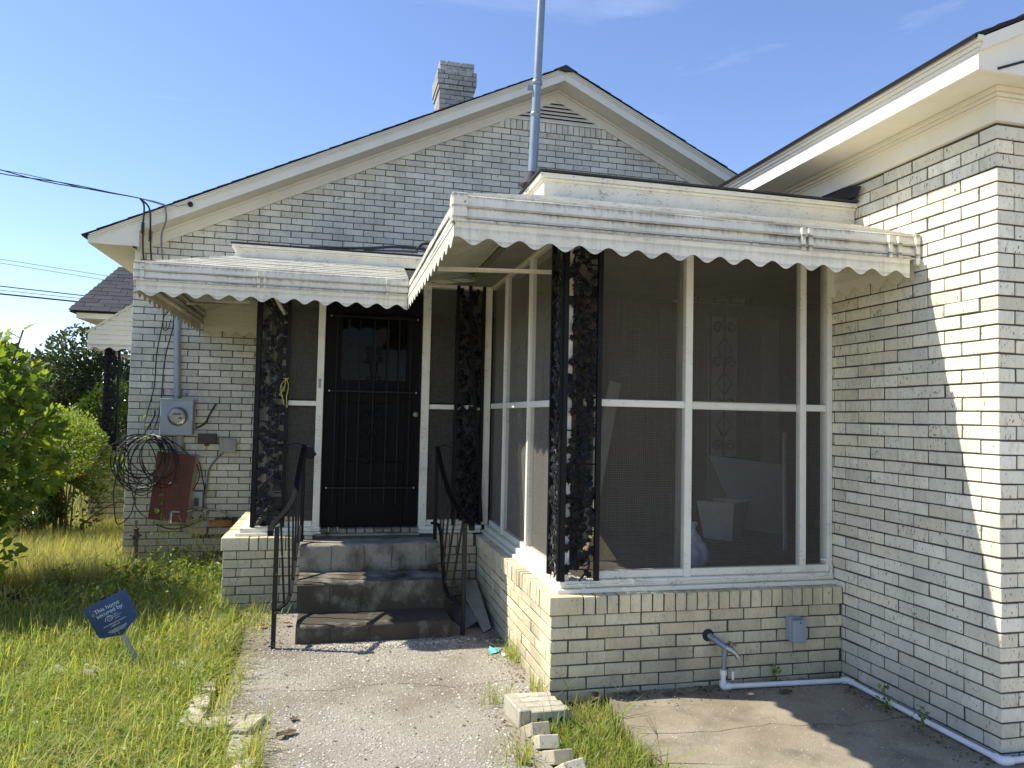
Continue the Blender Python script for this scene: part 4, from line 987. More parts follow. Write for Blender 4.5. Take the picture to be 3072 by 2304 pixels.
cable('cable', 'black cable bundle sticking up beside the meter box', [(-2.87, YG-.12, 1.20), (-2.82, YG-.11, 1.30), (-2.775, YG-.10, 1.40), (-2.77, YG-.10, 1.46)], .009)
cable('cable', 'short thick black cable on the wall right of the meter', [(-2.243, yw, 1.535), (-2.29, yw-.01, 1.44), (-2.33, yw-.01, 1.35), (-2.375, yw-.01, 1.315), (-2.405, yw, 1.30)], .009)
cable('cable', 'grey cable drooping from the beige box', [(-2.16, yw, 1.065), (-2.22, yw, 1.00), (-2.28, yw, .90), (-2.30, yw, .72), (-2.315, yw, .58), (-2.28, yw, .50), (-2.30, yw, .42)], .009, 'cable_grey')
cable('cable', 'black cable running down beside the grey utility box', [(-2.36, YG-.10, .98), (-2.345, yw, .85), (-2.315, yw, .68), (-2.33, yw, .50), (-2.36, yw-.02, .40)], .005)
cable('cable', 'pale cable lying along the foot of the gable wall', [(-2.52, YG-.13, .40), (-2.40, YG-.08, .43), (-2.28, YG-.07, .52), (-2.16, YG-.05, .50), (-2.06, YG-.04, .44)], .008, 'beige')
cable('cable', 'black cable sagging below the red panel', [(-2.70, YG-.20, .41), (-2.60, YG-.18, .365), (-2.50, YG-.14, .36), (-2.38, YG-.10, .40), (-2.30, YG-.06, .43)], .006)
gas = thing('gas_riser', 'rusty pipe riser with valve standing at the house corner', 'pipe', (-2.865, YG-.18, -.03))
MB().tube([(-2.862, YG-.18, -.03), (-2.862, YG-.18, .20), (-2.868, YG-.18, .30)], .017, 12).build('pipe', M['pipe_rust'], gas, smooth=True)
MB().lathe([(.020, 0), (.034, .012), (.036, .04), (.022, .055), (.020, .075), (.026, .08), (.026, .095), (.014, .098)], 14, Matrix.Translation((-2.870, YG-.18, .275))).build('valve', M['pipe_rust'], gas, smooth=True)
MB().tube([(-2.92, YG-.18, .305), (-2.82, YG-.18, .305)], .009, 8).build('handle', M['pipe_rust'], gas)
MB().tube([(-2.872, YG-.18, .37), (-2.873, YG-.18, .425), (-2.873, YG-.18, .445)], [.013, .013, .017], 12).build('cap', M['brass'], gas, smooth=True)
sp = thing('spigot', 'dull chrome hose spigot in front of the red panel', 'spigot', (-2.44, YG-.18, .52))
MB().tube([(-2.36, YG-.10, .535), (-2.44, YG-.19, .522), (-2.54, YG-.21, .520)], .010, 10).build('pipe', M['chrome'], sp, smooth=True)
MB().tube([(-2.535, YG-.21, .525), (-2.565, YG-.21, .522), (-2.572, YG-.21, .50), (-2.572, YG-.21, .455)], .015, 12).build('elbow', M['chrome'], sp, smooth=True)
MB().tube([(-2.572, YG-.21, .462), (-2.572, YG-.21, .450), (-2.572, YG-.21, .418)], [.013, .020, .020], 12).build('nozzle', M['chrome'], sp, smooth=True)
# service drop and the strain clamp on the rake
def twist(p0, p1, sag, n, k, off, ph):
    out = []; p0, p1 = Vector(p0), Vector(p1)
    for i in range(n+1):
        t = i/n; p = p0.lerp(p1, t); p.z -= sag*4*t*(1-t); a = k*t*6.28+ph; f = off*min(1, 8*t)*(1 if t < .93 else (1-t)/.07)
        out.append(p+Vector((math.sin(a)*.3*f, math.sin(a)*.3*f, math.cos(a)*f)))
    return out
drop = thing('service_drop', 'twisted black overhead service cables coming in to the roof edge', 'cable', (-2.92, EY-.06, 3.39))
e0, e1 = (-26, 7.5, 11.5), (-2.92, EY-.07, 3.395)
for i in range(3): MB().tube(twist(e0, e1, 1.15, 160, 16, .028, i*2.1), .0052 if i < 2 else .0035, 5).build('conductor', M['cable'], drop, smooth=True)
MB().tube([(-2.93, EY-.07, 3.395), (-2.80, EY-.06, 3.375), (-2.71, EY-.05, 3.355)], [.005, .010, .010], 8).build('strain_clamp', M['galv'], drop)
MB().tube([(-2.71, EY-.05, 3.355), (-2.60, EY-.04, 3.36), (-2.50, EY-.03, 3.388)], .003, 6).build('guy_wire', M['galv'], drop)
MB().lathe([(.018, 0), (.024, .01), (.024, .025), (.012, .035)], 12, Matrix.Translation((-2.50, EY, 3.39)) @ Matrix.Rotation(R(90), 4, 'X')).build('insulator', M['tar'], drop)
MB().tube(spline([(-2.92, EY-.07, 3.395), (-2.885, EY-.06, 3.33), (-2.888, EY-.05, 3.15), (-2.88, EY-.04, 2.9), (-2.85, EY+.05, 2.6)], 6), .008, 6).build('lead', M['cable'], drop, smooth=True)
MB().tube(spline([(-2.92, EY-.07, 3.395), (-2.84, EY-.06, 3.31), (-2.825, EY-.05, 3.12), (-2.815, EY-.04, 2.9), (-2.79, EY+.05, 2.6)], 6), .008, 6).build('lead', M['cable'], drop, smooth=True)
MB().tube(spline([(-2.71, EY-.05, 3.35), (-2.695, EY-.05, 3.22), (-2.73, EY-.04, 3.08), (-2.72, EY-.03, 2.9), (-2.69, EY+.05, 2.6)], 6), .008, 6).build('lead', M['cable_grey'], drop, smooth=True)
for x, z in ((-2.888, 3.13), (-2.822, 3.06)):
    sp_ = []
    for i in range(50): a = i*.75; sp_.append((x+.014*math.cos(a), EY-.05+.014*math.sin(a), z-.055+i*.0022))
    MB().tube(sp_, .0045, 5).build('splice', M['cable'], drop)
lw = [((-10.57, 5.668), (-7.752, 5.364), .007), ((-10.565, 5.558), (-7.83, 5.245), .007), ((-10.535, 4.894), (-8.259, 4.740), .016), ((-10.53, 4.78), (-8.3, 4.65), .009), ((-10.524, 4.673), (-8.374, 4.552), .024)]
for i, (a, b, r_) in enumerate(lw):
    s = (b[1]-a[1])/(b[0]-a[0]); f = lambda x: a[1]+s*(x-a[0])
    o = MB().tube([(-40, 20, f(-40)), (6, 20, f(6))], r_, 5).build('power_line', M['cable'])
    tag(o, ['highest thin power line in the far sky', 'second thin power line from the top in the far sky', 'upper of the two dark power lines low in the left sky', 'faint power line between the two dark ones', 'lowest and thickest power line in the left sky'][i], 'power line', 'far power lines')

# ------------------------------------------------------------------ porch front: box, faucet, pvc pipe, cable on the sill
eb = thing('outlet_box', 'grey weatherproof outlet box on the porch base', 'outlet box', (1.41, 0, .25))
MB().bbox(1.368, 1.446, -.052, -.002, .256, .382, .003).build('box', M['greybox'], eb)
MB().bbox(1.372, 1.450, -.078, -.054, .254, .376, .003).build('cover', M['greybox'], eb)
MB().tube([(1.38, -.060, .384), (1.44, -.060, .384)], .004, 6).build('hinge', M['galv'], eb)
MB().lathe([(.004, 0), (.004, .002)], 8, Matrix.Translation((1.411, -.079, .364)) @ Matrix.Rotation(R(90), 4, 'X')).build('screw', M['tar'], eb)
fa = thing('faucet', 'old metal faucet pipe sticking out of the porch base', 'faucet', (.90, 0, .29))
MB().tube([(.895, .01, .300), (.925, -.045, .278), (.965, -.085, .250)], .017, 12).build('pipe', M['galv'], fa, smooth=True)
MB().tube([(.958, -.080, .256), (.975, -.092, .246), (1.000, -.105, .226), (1.012, -.11, .205)], [.020, .020, .013, .013], 12).build('spout', M['chrome'], fa, smooth=True)
MB().lathe([(.010, 0), (.010, .02), (.024, .022), (.026, .028), (.010, .032)], 10, Matrix.Translation((.975, -.092, .255)) @ Matrix.Rotation(R(25), 4, 'Y')).build('handle', M['brass'], fa)
MB().lathe([(.034, 0), (.030, .004), (.02, .006)], 14, Matrix.Translation((.893, -.001, .300)) @ Matrix.Rotation(R(90), 4, 'X')).build('hole', M['tar'], fa)
pv = thing('water_pipe', 'white plastic water pipe along the foot of the walls', 'pipe', (.95, -.07, .03))
MB().tube([(.955, -.078, .250), (.951, -.074, .215)], .016, 12).build('riser', M['galv'], pv, smooth=True)
MB().tube([(.951, -.074, .215), (.947, -.072, .120)], .0135, 12).build('nipple', M['galv'], pv, smooth=True)
MB().tube([(.9475, -.072, .135), (.9465, -.072, .108)], .019, 12).build('coupling', M['pvc'], pv, smooth=True)
MB().tube([(.9465, -.072, .110), (.945, -.072, .062)], .0135, 12).build('pipe', M['pvc'], pv, smooth=True)
MB().tube(spline([(.945, -.072, .075), (.945, -.072, .052), (.955, -.073, .046), (.985, -.074, .046)], 4), .019, 12).build('elbow', M['pvc'], pv, smooth=True)
MB().tube([(.975, -.074, .046), (1.3, -.088, .045), (1.672, -.105, .045)], .0135, 12).build('pipe', M['pvc'], pv, smooth=True)
MB().tube(spline([(1.655, -.105, .045), (1.685, -.108, .045), (1.690, -.118, .045), (1.690, -.145, .045)], 4), .019, 12).build('elbow', M['pvc'], pv, smooth=True)
MB().tube([(1.690, -.14, .045), (1.688, -.6, .044), (1.690, -1.065, .044)], .0135, 12).build('pipe', M['pvc'], pv, smooth=True)
MB().tube(spline([(1.690, -1.045, .044), (1.690, -1.075, .044), (1.700, -1.085, .044), (1.73, -1.085, .044)], 4), .019, 12).build('elbow', M['pvc'], pv, smooth=True)
MB().tube([(1.72, -1.085, .044), (3.6, -1.09, .044)], .0135, 12).build('pipe', M['pvc'], pv, smooth=True)
MB().bbox(.985, .998, -.098, -.088, .085, .13, .003, Matrix.Translation((0, 0, 0))).build('handle', M['pvc'], pv)
pts = [(.10+i*.1, .064+rnd.gauss(0, .0015), .577+rnd.gauss(0, .004)) for i in range(16)]+[(1.66, .062, .575), (1.700, .06, .590), (1.712, .062, .64), (1.695, .085, .668), (1.67, .10, .672)]
sc = thing('sill_cable', 'white painted cable stapled along the porch sill', 'cable', (.9, .06, .57))
MB().tube(spline(pts, 4), .0058, 6).build('cable', M['white_worn'], sc, smooth=True)
for x in (.22, .48, .74, 1.02, 1.30, 1.58): MB().bbox(x-.004, x+.004, .055, .07, .566, .590, .001).build('staple', M['white'], sc)
yc_ = thing('yellow_cord', 'yellow cord knotted round the vine post left of the door', 'cord', (-1.49, YD+.07, 1.6))
for a in ([(0, 0, .10), (-.035, -.01, .05), (-.03, -.01, -.01), (-.008, -.01, -.10)], [(.004, -.005, .10), (.02, -.014, .04), (.008, -.012, -.04), (.016, -.012, -.115), (.004, -.012, -.10)], [(0, -.004, .10), (-.01, -.018, .03), (-.042, -.012, -.02), (-.02, -.01, -.03)], [(-.02, 0, .105), (.012, -.01, .10), (.018, 0, .11)]):
    MB().tube(spline([(-1.492+p[0], YD+.070+p[1], 1.62+p[2]) for p in a], 6), .0035, 5).build('strand', M['yellow'], yc_)

# ------------------------------------------------------------------ things inside the porch
bin_ = thing('storage_bin', 'tapered pale bin standing inside the right screens', 'bin', (2.05, 1.85, .5))
M['pale_plastic'] = simple_mat('pale_plastic', (.42, .40, .33), .5, var=.1)
def taper(m, cx, cy, z0, z1, a0, b0, a1, b1, rz, wall=.01):
    Mz = Matrix.Translation((cx, cy, 0)) @ Matrix.Rotation(rz, 4, 'Z')
    r0 = [Mz @ Vector((sx*a0, sy*b0, z0)) for sx, sy in ((-1, -1), (1, -1), (1, 1), (-1, 1))]; r1 = [Mz @ Vector((sx*a1, sy*b1, z1)) for sx, sy in ((-1, -1), (1, -1), (1, 1), (-1, 1))]
    r2_ = [Mz @ Vector((sx*(a1-wall), sy*(b1-wall), z1)) for sx, sy in ((-1, -1), (1, -1), (1, 1), (-1, 1))]; r3 = [Mz @ Vector((sx*(a0-wall), sy*(b0-wall), z0+wall)) for sx, sy in ((-1, -1), (1, -1), (1, 1), (-1, 1))]
    m.add(r0+r1+r2_+r3, [(3, 2, 1, 0)]+[(i, (i+1) % 4, 4+(i+1) % 4, 4+i) for i in range(4)]+[(4+i, 4+(i+1) % 4, 8+(i+1) % 4, 8+i) for i in range(4)]+[(8+i, 8+(i+1) % 4, 12+(i+1) % 4, 12+i) for i in range(4)]+[(12, 13, 14, 15)])
    return m
taper(MB(), 2.03, 1.86, .502, .81, .11, .12, .165, .16, R(38)).build('body', M['pale_plastic'], bin_)
MB().tube([(1.98, 1.73, .79), (2.02, 1.70, .795), (2.06, 1.70, .79)], .006, 6).build('handle', M['iron'], bin_)
bag = thing('plastic_bag', 'knotted white bag on the porch floor behind the screen', 'bag', (1.22, .75, .5))
M['bag'] = simple_mat('bag_plastic', (.50, .50, .52), .35, var=.15, sc=20, bumps=.5)
bm = bmesh.new(); bmesh.ops.create_icosphere(bm, subdivisions=4, radius=1)
from mathutils import noise as mnoise
for v in bm.verts:
    p = v.co.copy(); k = 1+.18*mnoise.noise(p*2.1)+.07*mnoise.noise(p*6); zz = p.z; s = 1.0 if zz < 0 else 1-.75*zz**1.2
    v.co = Vector((p.x*.105*k*s, p.y*.10*k*s, max(-.085, zz*.15*k)))
me = bpy.data.meshes.new('bag'); bm.to_mesh(me); bm.free(); me.materials.append(M['bag']); me.shade_smooth()
link('sack', me, bag, (0.02, .1, .088)); MB().lathe([(.016, .225), (.012, .245), (.03, .28), (.02, .29)], 10, Matrix.Translation((1.24, .85, .5))).build('knot', M['bag'], bag)
brd = thing('board', 'pale board leaning against the inner porch wall', 'board', (2.35, 1.9, .5))
M['board'] = simple_mat('pale_board', (.33, .33, .31), .6, var=.1, sc=4)
MB().add([(2.03, 2.10, 1.17), (2.68, 2.02, 1.10), (2.62, 1.86, .52), (2.25, 1.92, .56), (2.03, 2.12, 1.17), (2.68, 2.04, 1.10), (2.62, 1.88, .52), (2.25, 1.94, .56)], [(3, 2, 1, 0), (4, 5, 6, 7), (0, 1, 5, 4), (1, 2, 6, 5), (2, 3, 7, 6), (3, 0, 4, 7)]).build('panel', M['board'], brd)
stick = MB().bbox(-.012, .012, -.012, .012, 0, .95, .002, Matrix.Translation((2.20, 1.25, .5)) @ Matrix.Rotation(R(12), 4, 'Y') @ Matrix.Rotation(R(-18), 4, 'X')).build('stick', M['beige']); tag(stick, 'thin pale stick leaning inside the right screens', 'stick')
broom = thing('broom', 'broom with pale bristles standing in the porch corner', 'broom', (.38, .35, .5))
MB().tube([(.33, .30, 1.6), (.345, .31, .78)], .011, 8).build('handle', M['beige'], broom)
M['straw'] = simple_mat('broom_straw', (.40, .30, .16), .8, var=.25, sc=60, bumps=.6)
MB().add([(.32, .28, .80), (.37, .28, .80), (.47, .28, .66), (.26, .28, .66), (.32, .33, .80), (.37, .33, .80), (.47, .35, .66), (.26, .35, .66)], [(0, 1, 2, 3), (7, 6, 5, 4), (0, 4, 5, 1), (1, 5, 6, 2), (2, 6, 7, 3), (3, 7, 4, 0)]).build('bristles', M['straw'], broom)
plank = MB().bbox(-.045, .045, -.012, .012, 0, 1.3, .002, Matrix.Translation((.62, 1.3, .5)) @ Matrix.Rotation(R(14), 4, 'Y') @ Matrix.Rotation(R(-10), 4, 'X')).build('plank', M['inner_paint']); tag(plank, 'grey plank leaning behind the left front screen', 'plank')
ipst = MB().bbox(.99, 1.03, .58, .62, .5, 2.52, .003).build('timber_post', M['inner_paint']); tag(ipst, 'bare timber post standing behind the front screens', 'post')
curt = MB()
V = []; Fs = []
for i in range(41):
    x = .25+i*.0125; y = 1.9+.02*math.sin(i*1.1)+.008*math.sin(i*2.7); V += [(x, y, .95), (x, y, 2.30)]
for i in range(40): Fs.append((2*i, 2*i+2, 2*i+3, 2*i+1))
M['curtain'] = simple_mat('brown_curtain', (.16, .12, .08), .9, var=.2)
o = curt.add(V, Fs).build('curtain', M['curtain'], None, smooth=True); tag(o, 'brown curtain hanging deep inside the left front screen', 'curtain')

# ------------------------------------------------------------------ loose bricks and litter
def cored_brick(L=BL, H=.057, D=.092):
    m = MB(); n = 12; m.bbox(-L/2, L/2, -D/2, D/2, -H/2, H/2, .004); return m
def core(parent, xs, z, D):
    pass
lb_mesh = {}
def loose_brick(label, loc, rot, mat='brick_loose', cores=True, dims=(BL, .092, .057), group='loose bricks edging the path'):
    L, D, H = dims; t = thing('loose_brick', label, 'brick', loc, rot, group)
    k = (mat, dims)
    if k not in lb_mesh: lb_mesh[k] = MB().bbox(-L/2, L/2, -D/2, D/2, -H/2, H/2, .004).mesh('body', M[mat])
    link('body', lb_mesh[k], t)
    if cores:
        if 'core' not in lb_mesh: lb_mesh['core'] = MB().lathe([(.015, -.0292), (.015, .0292)], 12).mesh('core_hole', M['tar'])
        for x in (-.06, 0, .06): link('core_hole', lb_mesh['core'], t, (x, 0, 0), None, (1, 1, (H/.0584)*1.018))
    return t
# platform of bricks at the porch corner (set on edge)
for i in range(4): loose_brick(['brick on edge nearest the porch corner in the small brick pad', 'second brick on edge in the pad at the porch corner', 'third brick on edge in the pad at the porch corner', 'outer brick of the pad at the porch corner, facing the viewer'][i], (-.115+.012*i, -.072-i*.062, .028), (R(90), 0, R(-3+i*1.5)), cores=i == 3)
loose_brick('short brick on end at the left side of the brick pad', (-.222, -.19, .045), (R(90), R(4), R(-80)), cores=False)
for i, (x, y, tz) in enumerate(((-.178, -.335, .035), (-.165, -.475, .045), (-.155, -.61, .040), (-.145, -.76, .048), (-.13, -.92, .04), (-.13, -1.08, .03))):
    loose_brick(['first sawtooth edging brick beyond the brick pad', 'second sawtooth edging brick from the brick pad', 'third sawtooth edging brick from the brick pad', 'fourth sawtooth edging brick from the brick pad', 'fifth sawtooth edging brick from the brick pad', 'last sawtooth edging brick right of the path'][i], (x, y, tz-.032), (R(rnd.uniform(-4, 10)), R(-24+rnd.uniform(-9, 9)), R(-84+rnd.uniform(-12, 12))), cores=False)
left = [('long pale brick lying end on at the left path edge, farthest', -1.735, .47, 100), ('pale brick lying along the left path edge, second', -1.722, .25, 96), ('pale brick sunk along the left path edge, third', -1.728, .04, 84), ('brick lying across where the left edging steps in', -1.58, -.015, 4), ('brick lying across at the corner of the left edging', -1.465, -.06, 70), ('pale brick along the left path edge near the viewer', -1.475, -.30, 88), ('pale brick along the left path edge, nearest the viewer', -1.445, -.53, 84)]
for lab, x, y, a in left: loose_brick(lab, (x, y, .004), (R(rnd.uniform(-8, 8)), R(rnd.uniform(-4, 4)), R(a)), cores=False)
loose_brick('brick lost in the grass left of the yard sign', (-2.50, .78, .0), (0, R(22), R(-25)), cores=False); loose_brick('brick tilted in the grass just left of the sign stake', (-2.31, .72, .0), (0, R(26), R(-30)), cores=False); loose_brick('brick half sunk in the grass right of the yard sign', (-1.88, .80, -.002), (0, R(18), R(-35)), cores=False)
for i, (x, z, mt_, lab) in enumerate(((-2.165, .385, 'brick_orange', 'orange brick wedged in the patched gable wall'), (-2.16, .312, 'brick_loose', 'pale cracked brick below the orange one'), (-2.385, .32, 'brick_loose', 'pale brick left of the patched hole'), (-2.36, .385, 'brick_loose', 'brown stained brick beside the orange one'))):
    loose_brick(lab, (x, YG-.012, z), (R(rnd.uniform(-4, 4)), R(rnd.uniform(-3, 3)), R(rnd.uniform(-4, 4))), mt_, False, (.205, .092, .062), 'bricks in the wall patch')
shp = thing('plastic_sheet', 'curled offwhite sheet dumped between the steps and the porch', 'sheet', (-.13, 1.6, 0))
def curl_sheet(p0, ux, L, Wd, bend, lift, n=16):
    V = []; Fs = []; ux = Vector(ux).normalized(); uy = Vector((-ux.y, ux.x, 0))
    for i in range(n+1):
        t = i/n; a = bend*t
        for s in (0, 1): V.append(Vector(p0)+ux*L*t+uy*(s-.5)*Wd*(1-.25*t)+Vector((0, 0, lift*math.sin(math.pi*min(1, t*1.05))+.01+.10*s*t*(1-t)*2)))
    return V, [(2*i, 2*i+2, 2*i+3, 2*i+1) for i in range(n)]
def bent(c0, c1, c2, c3, bow, n=10):
    V = []; c0, c1, c2, c3 = map(Vector, (c0, c1, c2, c3))
    for i in range(n+1):
        for j in range(5):
            u, v = i/n, j/4; p = c0.lerp(c1, u).lerp(c3.lerp(c2, u), v); p = p+Vector((-.3, -.1, 1))*bow*math.sin(math.pi*u)*(.4+.6*v); V.append(p)
    return V, [(i*5+j, (i+1)*5+j, (i+1)*5+j+1, i*5+j+1) for i in range(n) for j in range(4)]
MB().add(*bent((-.17, 1.96, .17), (-.10, 1.24, .006), (-.035, 1.30, .02), (-.02, 1.98, .20), .035)).build('sheet', M['offwhite_sheet'], shp, smooth=True)
MB().add(*bent((-.27, 1.74, .005), (-.21, 1.34, .004), (-.12, 1.36, .05), (-.16, 1.80, .11), .02)).build('sheet', M['cable_grey'], shp, smooth=True)
def scrap(name, label, mat, loc, s):
    P = [(-1, -.2, .05), (-.45, .35, .25), (.1, .75, .55), (.55, .62, .10), (.9, .1, .30), (.35, -.35, .04), (-.3, -.5, .12), (0, .05, .42), (-.5, -.1, .06)]
    me = bpy.data.meshes.new(name); me.from_pydata([(x*s, y*s, z*s*.7+.003) for x, y, z in P], [], [(0, 8, 1), (1, 8, 7), (1, 7, 2), (2, 7, 3), (3, 7, 4), (4, 7, 5), (5, 7, 6), (6, 7, 8), (6, 8, 0)]); me.materials.append(M[mat])
    tag(link(name, me, None, loc, (0, 0, rnd.uniform(0, .8))), label, 'litter')
scrap('plastic_scrap', 'scrap of teal plastic on the path by the porch', 'teal', (-.11, .84, .001), .062)
scrap('paper_scrap', 'crumpled white paper beside the teal scrap', 'white', (-.065, .76, .001), .032)
def flat_leaf(label, loc, s, rz, mat, name='fallen_leaf', lobes=0):
    P = leaf_shape(s) if lobes else [(s*.9*math.cos(a)*(1 if abs(math.cos(a)) < .9 else 1.1), s*.45*math.sin(a)) for a in [i*math.pi/6 for i in range(12)]]
    k = len(P); V = [(0, 0, s*.12)]+[(x, y, .10*s+.35*s*abs(math.sin(3*x/s+y/s))*rnd.uniform(.3, 1)) for x, y in P]
    me = bpy.data.meshes.new(name); me.from_pydata(V, [], [(0, 1+i, 1+(i+1) % k) for i in range(k)]); me.materials.append(M[mat])
    o = link(name, me, None, loc, (rnd.uniform(-.15, .15), rnd.uniform(-.15, .15), rz)); tag(o, label, 'leaf', 'fallen leaves'); return o
flat_leaf('brown dead leaf on the path at the left', (-1.27, -.0, .004), .04, .4, 'dead_leaf', lobes=1); flat_leaf('curled grey brown leaf on the path near the viewer', (-1.29, -.17, .006), .055, .6, 'dead_leaf')
flat_leaf('brown leaf by the right edging bricks', (-.30, -.62, .006), .045, 2.0, 'dead_leaf'); flat_leaf('dry leaf leaning on the porch base near its corner', (.23, -.05, .03), .05, 1.1, 'dead_leaf'); flat_leaf('red five lobed leaf beside the steps', (-1.40, 1.62, .012), .05, .3, 'red_leaf', lobes=1); flat_leaf('faded red leaf left of the rail post', (-1.56, 1.60, .012), .045, 1.5, 'red_leaf', lobes=1)
flat_leaf('dry leaf on the patio slab under the pipe', (1.25, -.18, .032), .05, .2, 'dead_leaf'); flat_leaf('small dry leaf near the porch base on the slab', (.62, -.10, .034), .04, 2.4, 'dead_leaf')

# ------------------------------------------------------------------ yard sign
sg = thing('yard_sign', 'small dark blue yard sign leaning on its stake in the grass', 'sign', (-2.13, .90, -.03), (0, R(-27.7), 0))
def sign_mat():
    t = NT('sign_blue'); p = t.pos(); n = t.noise(p, 38, 4, .6); g_ = t.noise(p, 9, 3)
    c = t.mix(t.ramp(t.noise(p, 5, 2), [(.35, 0), (.65, 1)]), (.012, .060, .19), (.012, .035, .10)); st_ = t.ramp(t.math('MULTIPLY_ADD', g_, .5, n), [(.90, 0), (.94, 1)])
    c = t.mix(st_, c, (.16, .17, .12)); return t.fin(t.bsdf(c, .35))
M['sign'] = sign_mat(); M['print'] = simple_mat('sign_print', (.70, .75, .80), .5, var=.15, sc=80)
# local frame: x along the top edge, z up; stake foot at the origin, apex of the shield above it
SX, SZ, SY = -.115, .500, -.006
out = [(.012, 0), (.224, 0), (.232, -.004), (.237, -.012), (.241, -.148), (.238, -.160), (.231, -.167), (.127, -.221), (.115, -.225), (.103, -.222), (.012, -.188), (.005, -.181), (.002, -.170), (0, -.012), (.004, -.004)]
SZ = .252+.225-.03+.03
MB().prism([(SX+x, SZ+z) for x, z in out], 'y', SY-.004, SY).build('board', M['sign'], sg, local=True)
MB().bbox(-.013, .013, -.006, .008, 0, SZ-.03, .002).build('stake', M['beige'], sg, local=True); MB().bbox(-.012, .012, -.008, .004, SZ-.03, SZ+.018, .002).build('clip', M['tar'], sg, local=True)
def text(body, x, z, size, parent, y, sx=1):
    cu = bpy.data.curves.new('t', 'FONT'); cu.body = body; cu.size = size; cu.extrude = .0004; cu.space_line = .9; cu.space_character = .97; cu.offset = -.0002
    ob = bpy.data.objects.new('t', cu); C.objects.link(ob); dg = bpy.context.evaluated_depsgraph_get(); me = bpy.data.meshes.new_from_object(ob.evaluated_get(dg)); bpy.data.objects.remove(ob)
    me.materials.clear(); me.materials.append(M['print']); return link('lettering', me, parent, (SX+x, y, SZ+z), (R(90), 0, 0), (sx, 1, 1))
ty = SY-.0046
text('This home', .042, -.056, .0335, sg, ty); text('secured by:', .042, -.083, .0335, sg, ty)
text('Time\nWarner\nCable', .122, -.103, .0125, sg, ty); text('1-800-547', .082, -.160, .0135, sg, ty)
m = MB(); c = Vector((SX+.095, ty, SZ-.112)); Ux, Uz = Vector((1, 0, 0)), Vector((0, 0, 1))
m.tube([c+Ux*math.cos(a)*r_+Uz*math.sin(a)*r_*.85 for a, r_ in [(-.6+i*.22, .0035+i*.00038) for i in range(40)]], .0012, 5)
m.tube(spline([c+Ux*-.024+Uz*-.004, c+Ux*-.014+Uz*.012, c+Uz*.019+Ux*.004, c+Ux*.018+Uz*.012, c+Ux*.024+Uz*.004, c+Ux*.016+Uz*-.004, c+Ux*.008+Uz*-.010], 6), .0012, 5)
m.build('emblem', M['print'], sg, local=True)
for i, (a, b, z) in enumerate(((.05, .175, -.143), (.06, .165, -.178), (.064, .16, -.185), (.075, .15, -.192))): MB().box(SX+a, SX+b, ty-.0003, ty+.0006, SZ+z, SZ+z+.0022).build('printed_line', M['print'], sg, local=True)
# ------------------------------------------------------------------ far side porch of the house
fp = thing('far_porch', 'distant side porch with grey shingle roof and white scalloped awning end', 'porch', (-3.6, 6.6, 0))
MB().box(-4.45, -3.05, 6.93, 10, 2.64, 2.71).build('fascia', M['trim'], fp)
rf = MB().add([(-4.52, 6.86, 2.712), (-3.0, 6.86, 2.712), (-3.0, 8.1, 3.52), (-4.27, 8.1, 3.52), (-4.52, 10.2, 2.712), (-4.27, 9, 3.52), (-3.0, 10.2, 2.712), (-3, 9, 3.52)], [(0, 1, 2, 3), (0, 3, 5, 4), (3, 2, 7, 5), (4, 5, 7, 6), (0, 4, 6, 1)]).build('roof', M['tar'], fp)
sh = MB().box(0, .24, 0, .105, 0, .008).mesh('shingle', M['shingle'])
rows = 12; pitch = math.atan2(3.52-2.712, 8.1-6.86)
for r_ in range(rows):
    t = r_/rows; y = 6.855+1.24*t; z = 2.716+.808*t; x0 = -4.52+.25*t+.0; x = x0+(0 if r_ % 2 == 0 else -.12)
    while x < -3.3:
        a = max(x, x0); w = min(x+.236, -3.2)-a
        if w > .05: link('shingle', sh, rf, Vector((a, y-.002, z+.010+rnd.uniform(0, .004)))-fp.location, (pitch-.03, rnd.uniform(-.008, .008), 0), (w/.24, 1.45, 1))
        x += .242
za = lambda x: 2.379+(x+4.016)*.74
for i in range(12):
    z0 = 2.235+i*.058; xl = max(-4.02, -4.016+(z0+.03-2.379)/.74)
    if z0 > 2.85: break
    MB().add([(xl, 5.995, z0+.057), (-3.04, 5.995, z0+.057), (-3.04, 5.982, z0), (xl, 5.982, z0), (xl, 6.01, z0+.057), (-3.04, 6.01, z0+.057), (-3.04, 6.01, z0), (xl, 6.01, z0)], [(3, 2, 1, 0), (4, 5, 6, 7), (0, 1, 5, 4), (1, 2, 6, 5), (2, 3, 7, 6), (3, 0, 4, 7)]).build('awning_slat', M['trim'], fp)
valance(fp, (-4.02, 5.99), (-3.05, 5.99), (0, -1), 2.234, 2.178, .02, .16, 0)
valance(fp, (-4.02, 6.0), (-4.02, 9), (-1, 0), 2.234, 2.178, .02, .16, 0)
MB().add([(-4.03, 5.97, 2.385), (-3.05, 5.97, za(-3.05)-.0), (-3.05, 9, za(-3.05)), (-4.03, 9, 2.385), (-4.03, 5.97, 2.36), (-3.05, 5.97, za(-3.05)-.03), (-3.05, 9, za(-3.05)-.03), (-4.03, 9, 2.36)], [(0, 1, 2, 3), (7, 6, 5, 4), (0, 4, 5, 1), (1, 5, 6, 2), (2, 6, 7, 3), (3, 7, 4, 0)]).build('awning_top', M['awning_top'], fp)
MB().box(-3.95, -3.05, 6.05, 9, -.05, .74).build('base', M['mortar'], fp)
Bq = Bricks()
for r_ in range(11):
    for a, b in course(-3.95, -3.06, BL if r_ % 2 else BD): Bq.add(((a+b)/2, 6.04, .70-r_*PC), b-a, mat='brick_loose', pri=0)
Bq.finish(fp, 0)
